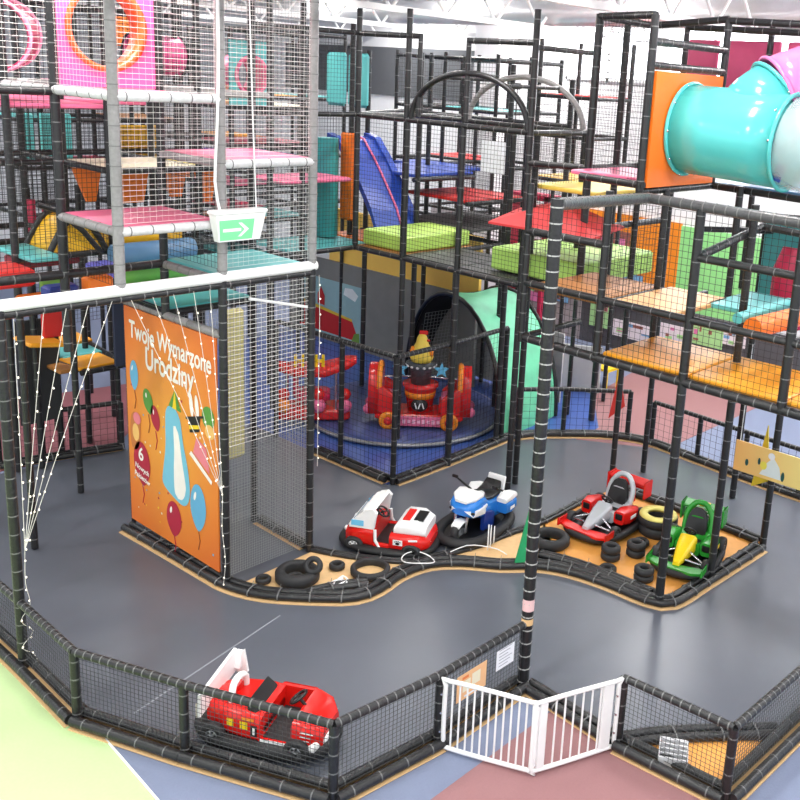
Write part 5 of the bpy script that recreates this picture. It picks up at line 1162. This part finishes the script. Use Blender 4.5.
def ride2(t, c, yaw):
    T = Matrix.Translation(V(c)) @ Matrix.Rotation(yaw, 4, 'Z')
    def pt(name, mb, m): return build(name, mb.move(T), m, t)
    mb = MB(); mb.box((0, 0, .12), (1.3, .6, .2), 0, bev=.04); pt('base', mb, CR1)
    mb = MB(); mb.loft([rr(-.6, .12, .86, 1.0, .05), rr(-.3, .3, .8, .94, .06), rr(.2, .3, .8, .96, .06), rr(.6, .22, .92, 1.1, .08), rr(.75, .08, 1.0, 1.12, .04)]); pt('roof', mb, CR1)
    mb = MB()
    for x in (-.45, .4):
        for y in (-.25, .25): mb = MB(); mb.tube([(x, y, .2), (x, y, .88)], .02, 0, 8); pt('roof_pole', mb, CHROME)
    for x in (-.5, .1, .55):
        mb = MB(); mb.ball((x, -.3, .3), .13, 0, 14); pt('ball_lamp', mb, CPK if x > 0 else CR2)
        mb = MB(); mb.ball((x, -.26, .5), .11, 0, 12); pt('ball_lamp', mb, CR1)
    mb = MB(); mb.box((0, .05, .4), (.6, .4, .2), 0, bev=.05); mb.box((-.3, .05, .58), (.1, .4, .4), 0, bev=.04); pt('seat', mb, CRIMSON)
    for x in (-.3, .05):
        mb = MB(); mb.box((x, -.1, 1.06), (.05, .05, .22), 0); mb.box((x + .12, -.1, 1.06), (.05, .05, .22), 0); mb.box((x + .06, -.1, 1.06), (.14, .05, .05), 0); pt('roof_ornament', mb, BYEL)
ride2(cs, (4.3, 3.75, .13), math.radians(-40))
# ------------------------------------------------------------------ stalls and posters far behind the right frame
RP = random.Random(3)
POST = [mat('poster_a', (235, 225, 230), .6), mat('poster_b', (220, 120, 170), .6), mat('poster_c', (120, 170, 210), .6), mat('poster_d', (170, 220, 150), .6), mat('poster_e', (150, 90, 80), .6)]
def poster(x, y, z, w_, h, label, k=6, base=0):
    """a printed sheet on the far wall"""
    mb = MB(); mb.box((x, y, z), (.02, w_, h), base)
    for i in range(k):
        mb.box((x - .012 - .001 * i, y + RP.uniform(-.35, .35) * w_, z + RP.uniform(-.35, .35) * h), (.004, w_ * RP.uniform(.1, .28), h * RP.uniform(.1, .3)), RP.choice([1, 2, 3, 4]))
    single('wall_poster', mb, POST, label, 'poster', (x, y, z - h / 2), 'posters along the far wall')
for y, z, w_, h, lab, b_ in ((.02, .95, .55, .35, 'pink and white poster low on the far wall under amber platform', 0), (.7, .85, .8, .45, 'pale green and white poster low on the far wall', 3), (1.55, .7, .7, .45, 'white poster with pink blotches left of the green wall', 0), (2.65, .55, 1.1, .4, 'white poster under the tan pads on orange wall', 0)):
    poster(12.9, y, z, w_, h, lab, 6, b_)
for y, z, w_, h, lab, b_ in ((4.6, 2.3, 1.0, .9, 'white framed picture at the far wall behind dark mesh deck', 0), (6.0, 2.5, 1.1, 1.0, 'white framed picture left of the red post far behind mesh deck', 0), (3.4, 2.35, .9, 1.0, 'dark poster right of the spiral wrapped post far behind', 4), (3.0, 1.5, 1.0, .8, 'violet and white poster far behind the green tunnel canopy', 2), (4.2, 1.45, .9, .8, 'green and pink poster far behind the green tunnel canopy', 3)):
    poster(12.9, y, z, w_, h, lab, 8, b_)
poster(11.72, 7.0, 1.95, .95, .8, 'white poster on the white column behind the dark mesh deck', 8, 0)
for y, z, lab, b_ in ((5.7, 1.0, 'violet poster far behind the right foot of the green tunnel canopy', 1), (4.9, 1.15, 'pale blue poster far behind the wrapped corner post', 2), (3.6, .75, 'pale green poster just left of the low far posters', 3)):
    poster(12.9, y, z, .6, .6, lab, 7, b_)
mb = MB()
for a, b_ in (((9.0, 2.7), (9.75, 1.35)),):
    d = (V(b_) - V(a)); mb.box(((a[0] + b_[0]) / 2, (a[1] + b_[1]) / 2, .5), (d.length, .05, .98), 0, rz=math.atan2(d.y, d.x), bev=.01)
single('partition_sheet', mb, mat('pale_grey_canvas', (188, 188, 186), .8), 'pale grey low partition behind the blue floor right of green canopy', 'partition', (9.37, 2.0, .01))
mb = MB(); mb.box((11.6, 5.4, 1.8), (.5, .1, 3.6)); mb.box((11.6, 4.3, 1.8), (.5, .1, 3.6)); mb.box((11.6, 4.85, 3.55), (.5, 1.2, .12))
for z in (.7, 1.5, 2.3): mb.box((11.6, 4.85, z), (.46, 1.05, .05))
single('display_rack', mb, CRIMSON, 'crimson display rack far behind the mesh deck', 'rack', (11.6, 4.85, 0))
mb = MB(); mb.box((10.2, 1.7, .45), (.5, .8, .05))
for dx in (-.2, .2):
    for dy in (-.35, .35): mb.tube([(10.2 + dx, 1.7 + dy, 0), (10.2 + dx, 1.7 + dy, .44)], .025, 0, 8)
single('side_table', mb, BYEL, 'small yellow table far behind the right frame', 'table', (10.2, 1.7, 0))
# teal and crimson pads at far right
W = Frame('soft_play_frame', 'teal padded wall with crimson barrel at the far right edge', 'climbing frame', (7.4, -4.2, 2.9))
mb = MB(); mb.box((7.05, -4.25, 3.7), (.08, 2.3, 1.45), 0, bev=.02); W.part('wall_pad', mb, mat('sea_teal_vinyl', (70, 164, 166), .4))
mb = MB(); mb.tube([(6.8, -3.75, 2.98), (6.75, -3.75, 3.3), (6.75, -3.75, 3.8), (6.8, -3.75, 4.1)], [.2, .3, .3, .22], 0, 20); W.part('barrel', mb, CRIMSON)
W.post(7.1, -3.08, .02, 4.5, .05); W.rail((7.1, -3.08, 4.45), (7.1, -5.5, 4.6), .05); W.rail((7.1, -3.08, 2.95), (7.1, -5.5, 2.95), .05)
# ------------------------------------------------------------------ camera
cam = bpy.data.cameras.new('camera'); co = bpy.data.objects.new('camera', cam); C.objects.link(co)
ya, pi_, ro = CAM_YAW, CAM_PITCH, CAM_ROLL
fw0 = V((math.sin(ya), math.cos(ya), 0)); rt = V((math.cos(ya), -math.sin(ya), 0)); u0 = V((0, 0, 1))
fw = fw0 * math.cos(pi_) - u0 * math.sin(pi_); up = u0 * math.cos(pi_) + fw0 * math.sin(pi_)
r2 = rt * math.cos(ro) + up * math.sin(ro); u2 = -rt * math.sin(ro) + up * math.cos(ro)
Mx = Matrix((r2, u2, -fw)).transposed().to_4x4(); Mx.translation = V(CAM_LOC); co.matrix_world = Mx
cam.sensor_width = 36; cam.lens = CAM_F / 800 * 36; cam.shift_x = (400 - CAM_CX) / 800; cam.shift_y = (CAM_CY - 400) / 800; cam.clip_end = 200
sc = bpy.context.scene; sc.camera = co
sc.view_settings.view_transform = 'Standard'; sc.view_settings.look = 'None'; sc.view_settings.gamma = 1; sc.view_settings.use_curve_mapping = False
sc.view_settings.exposure = EXPO
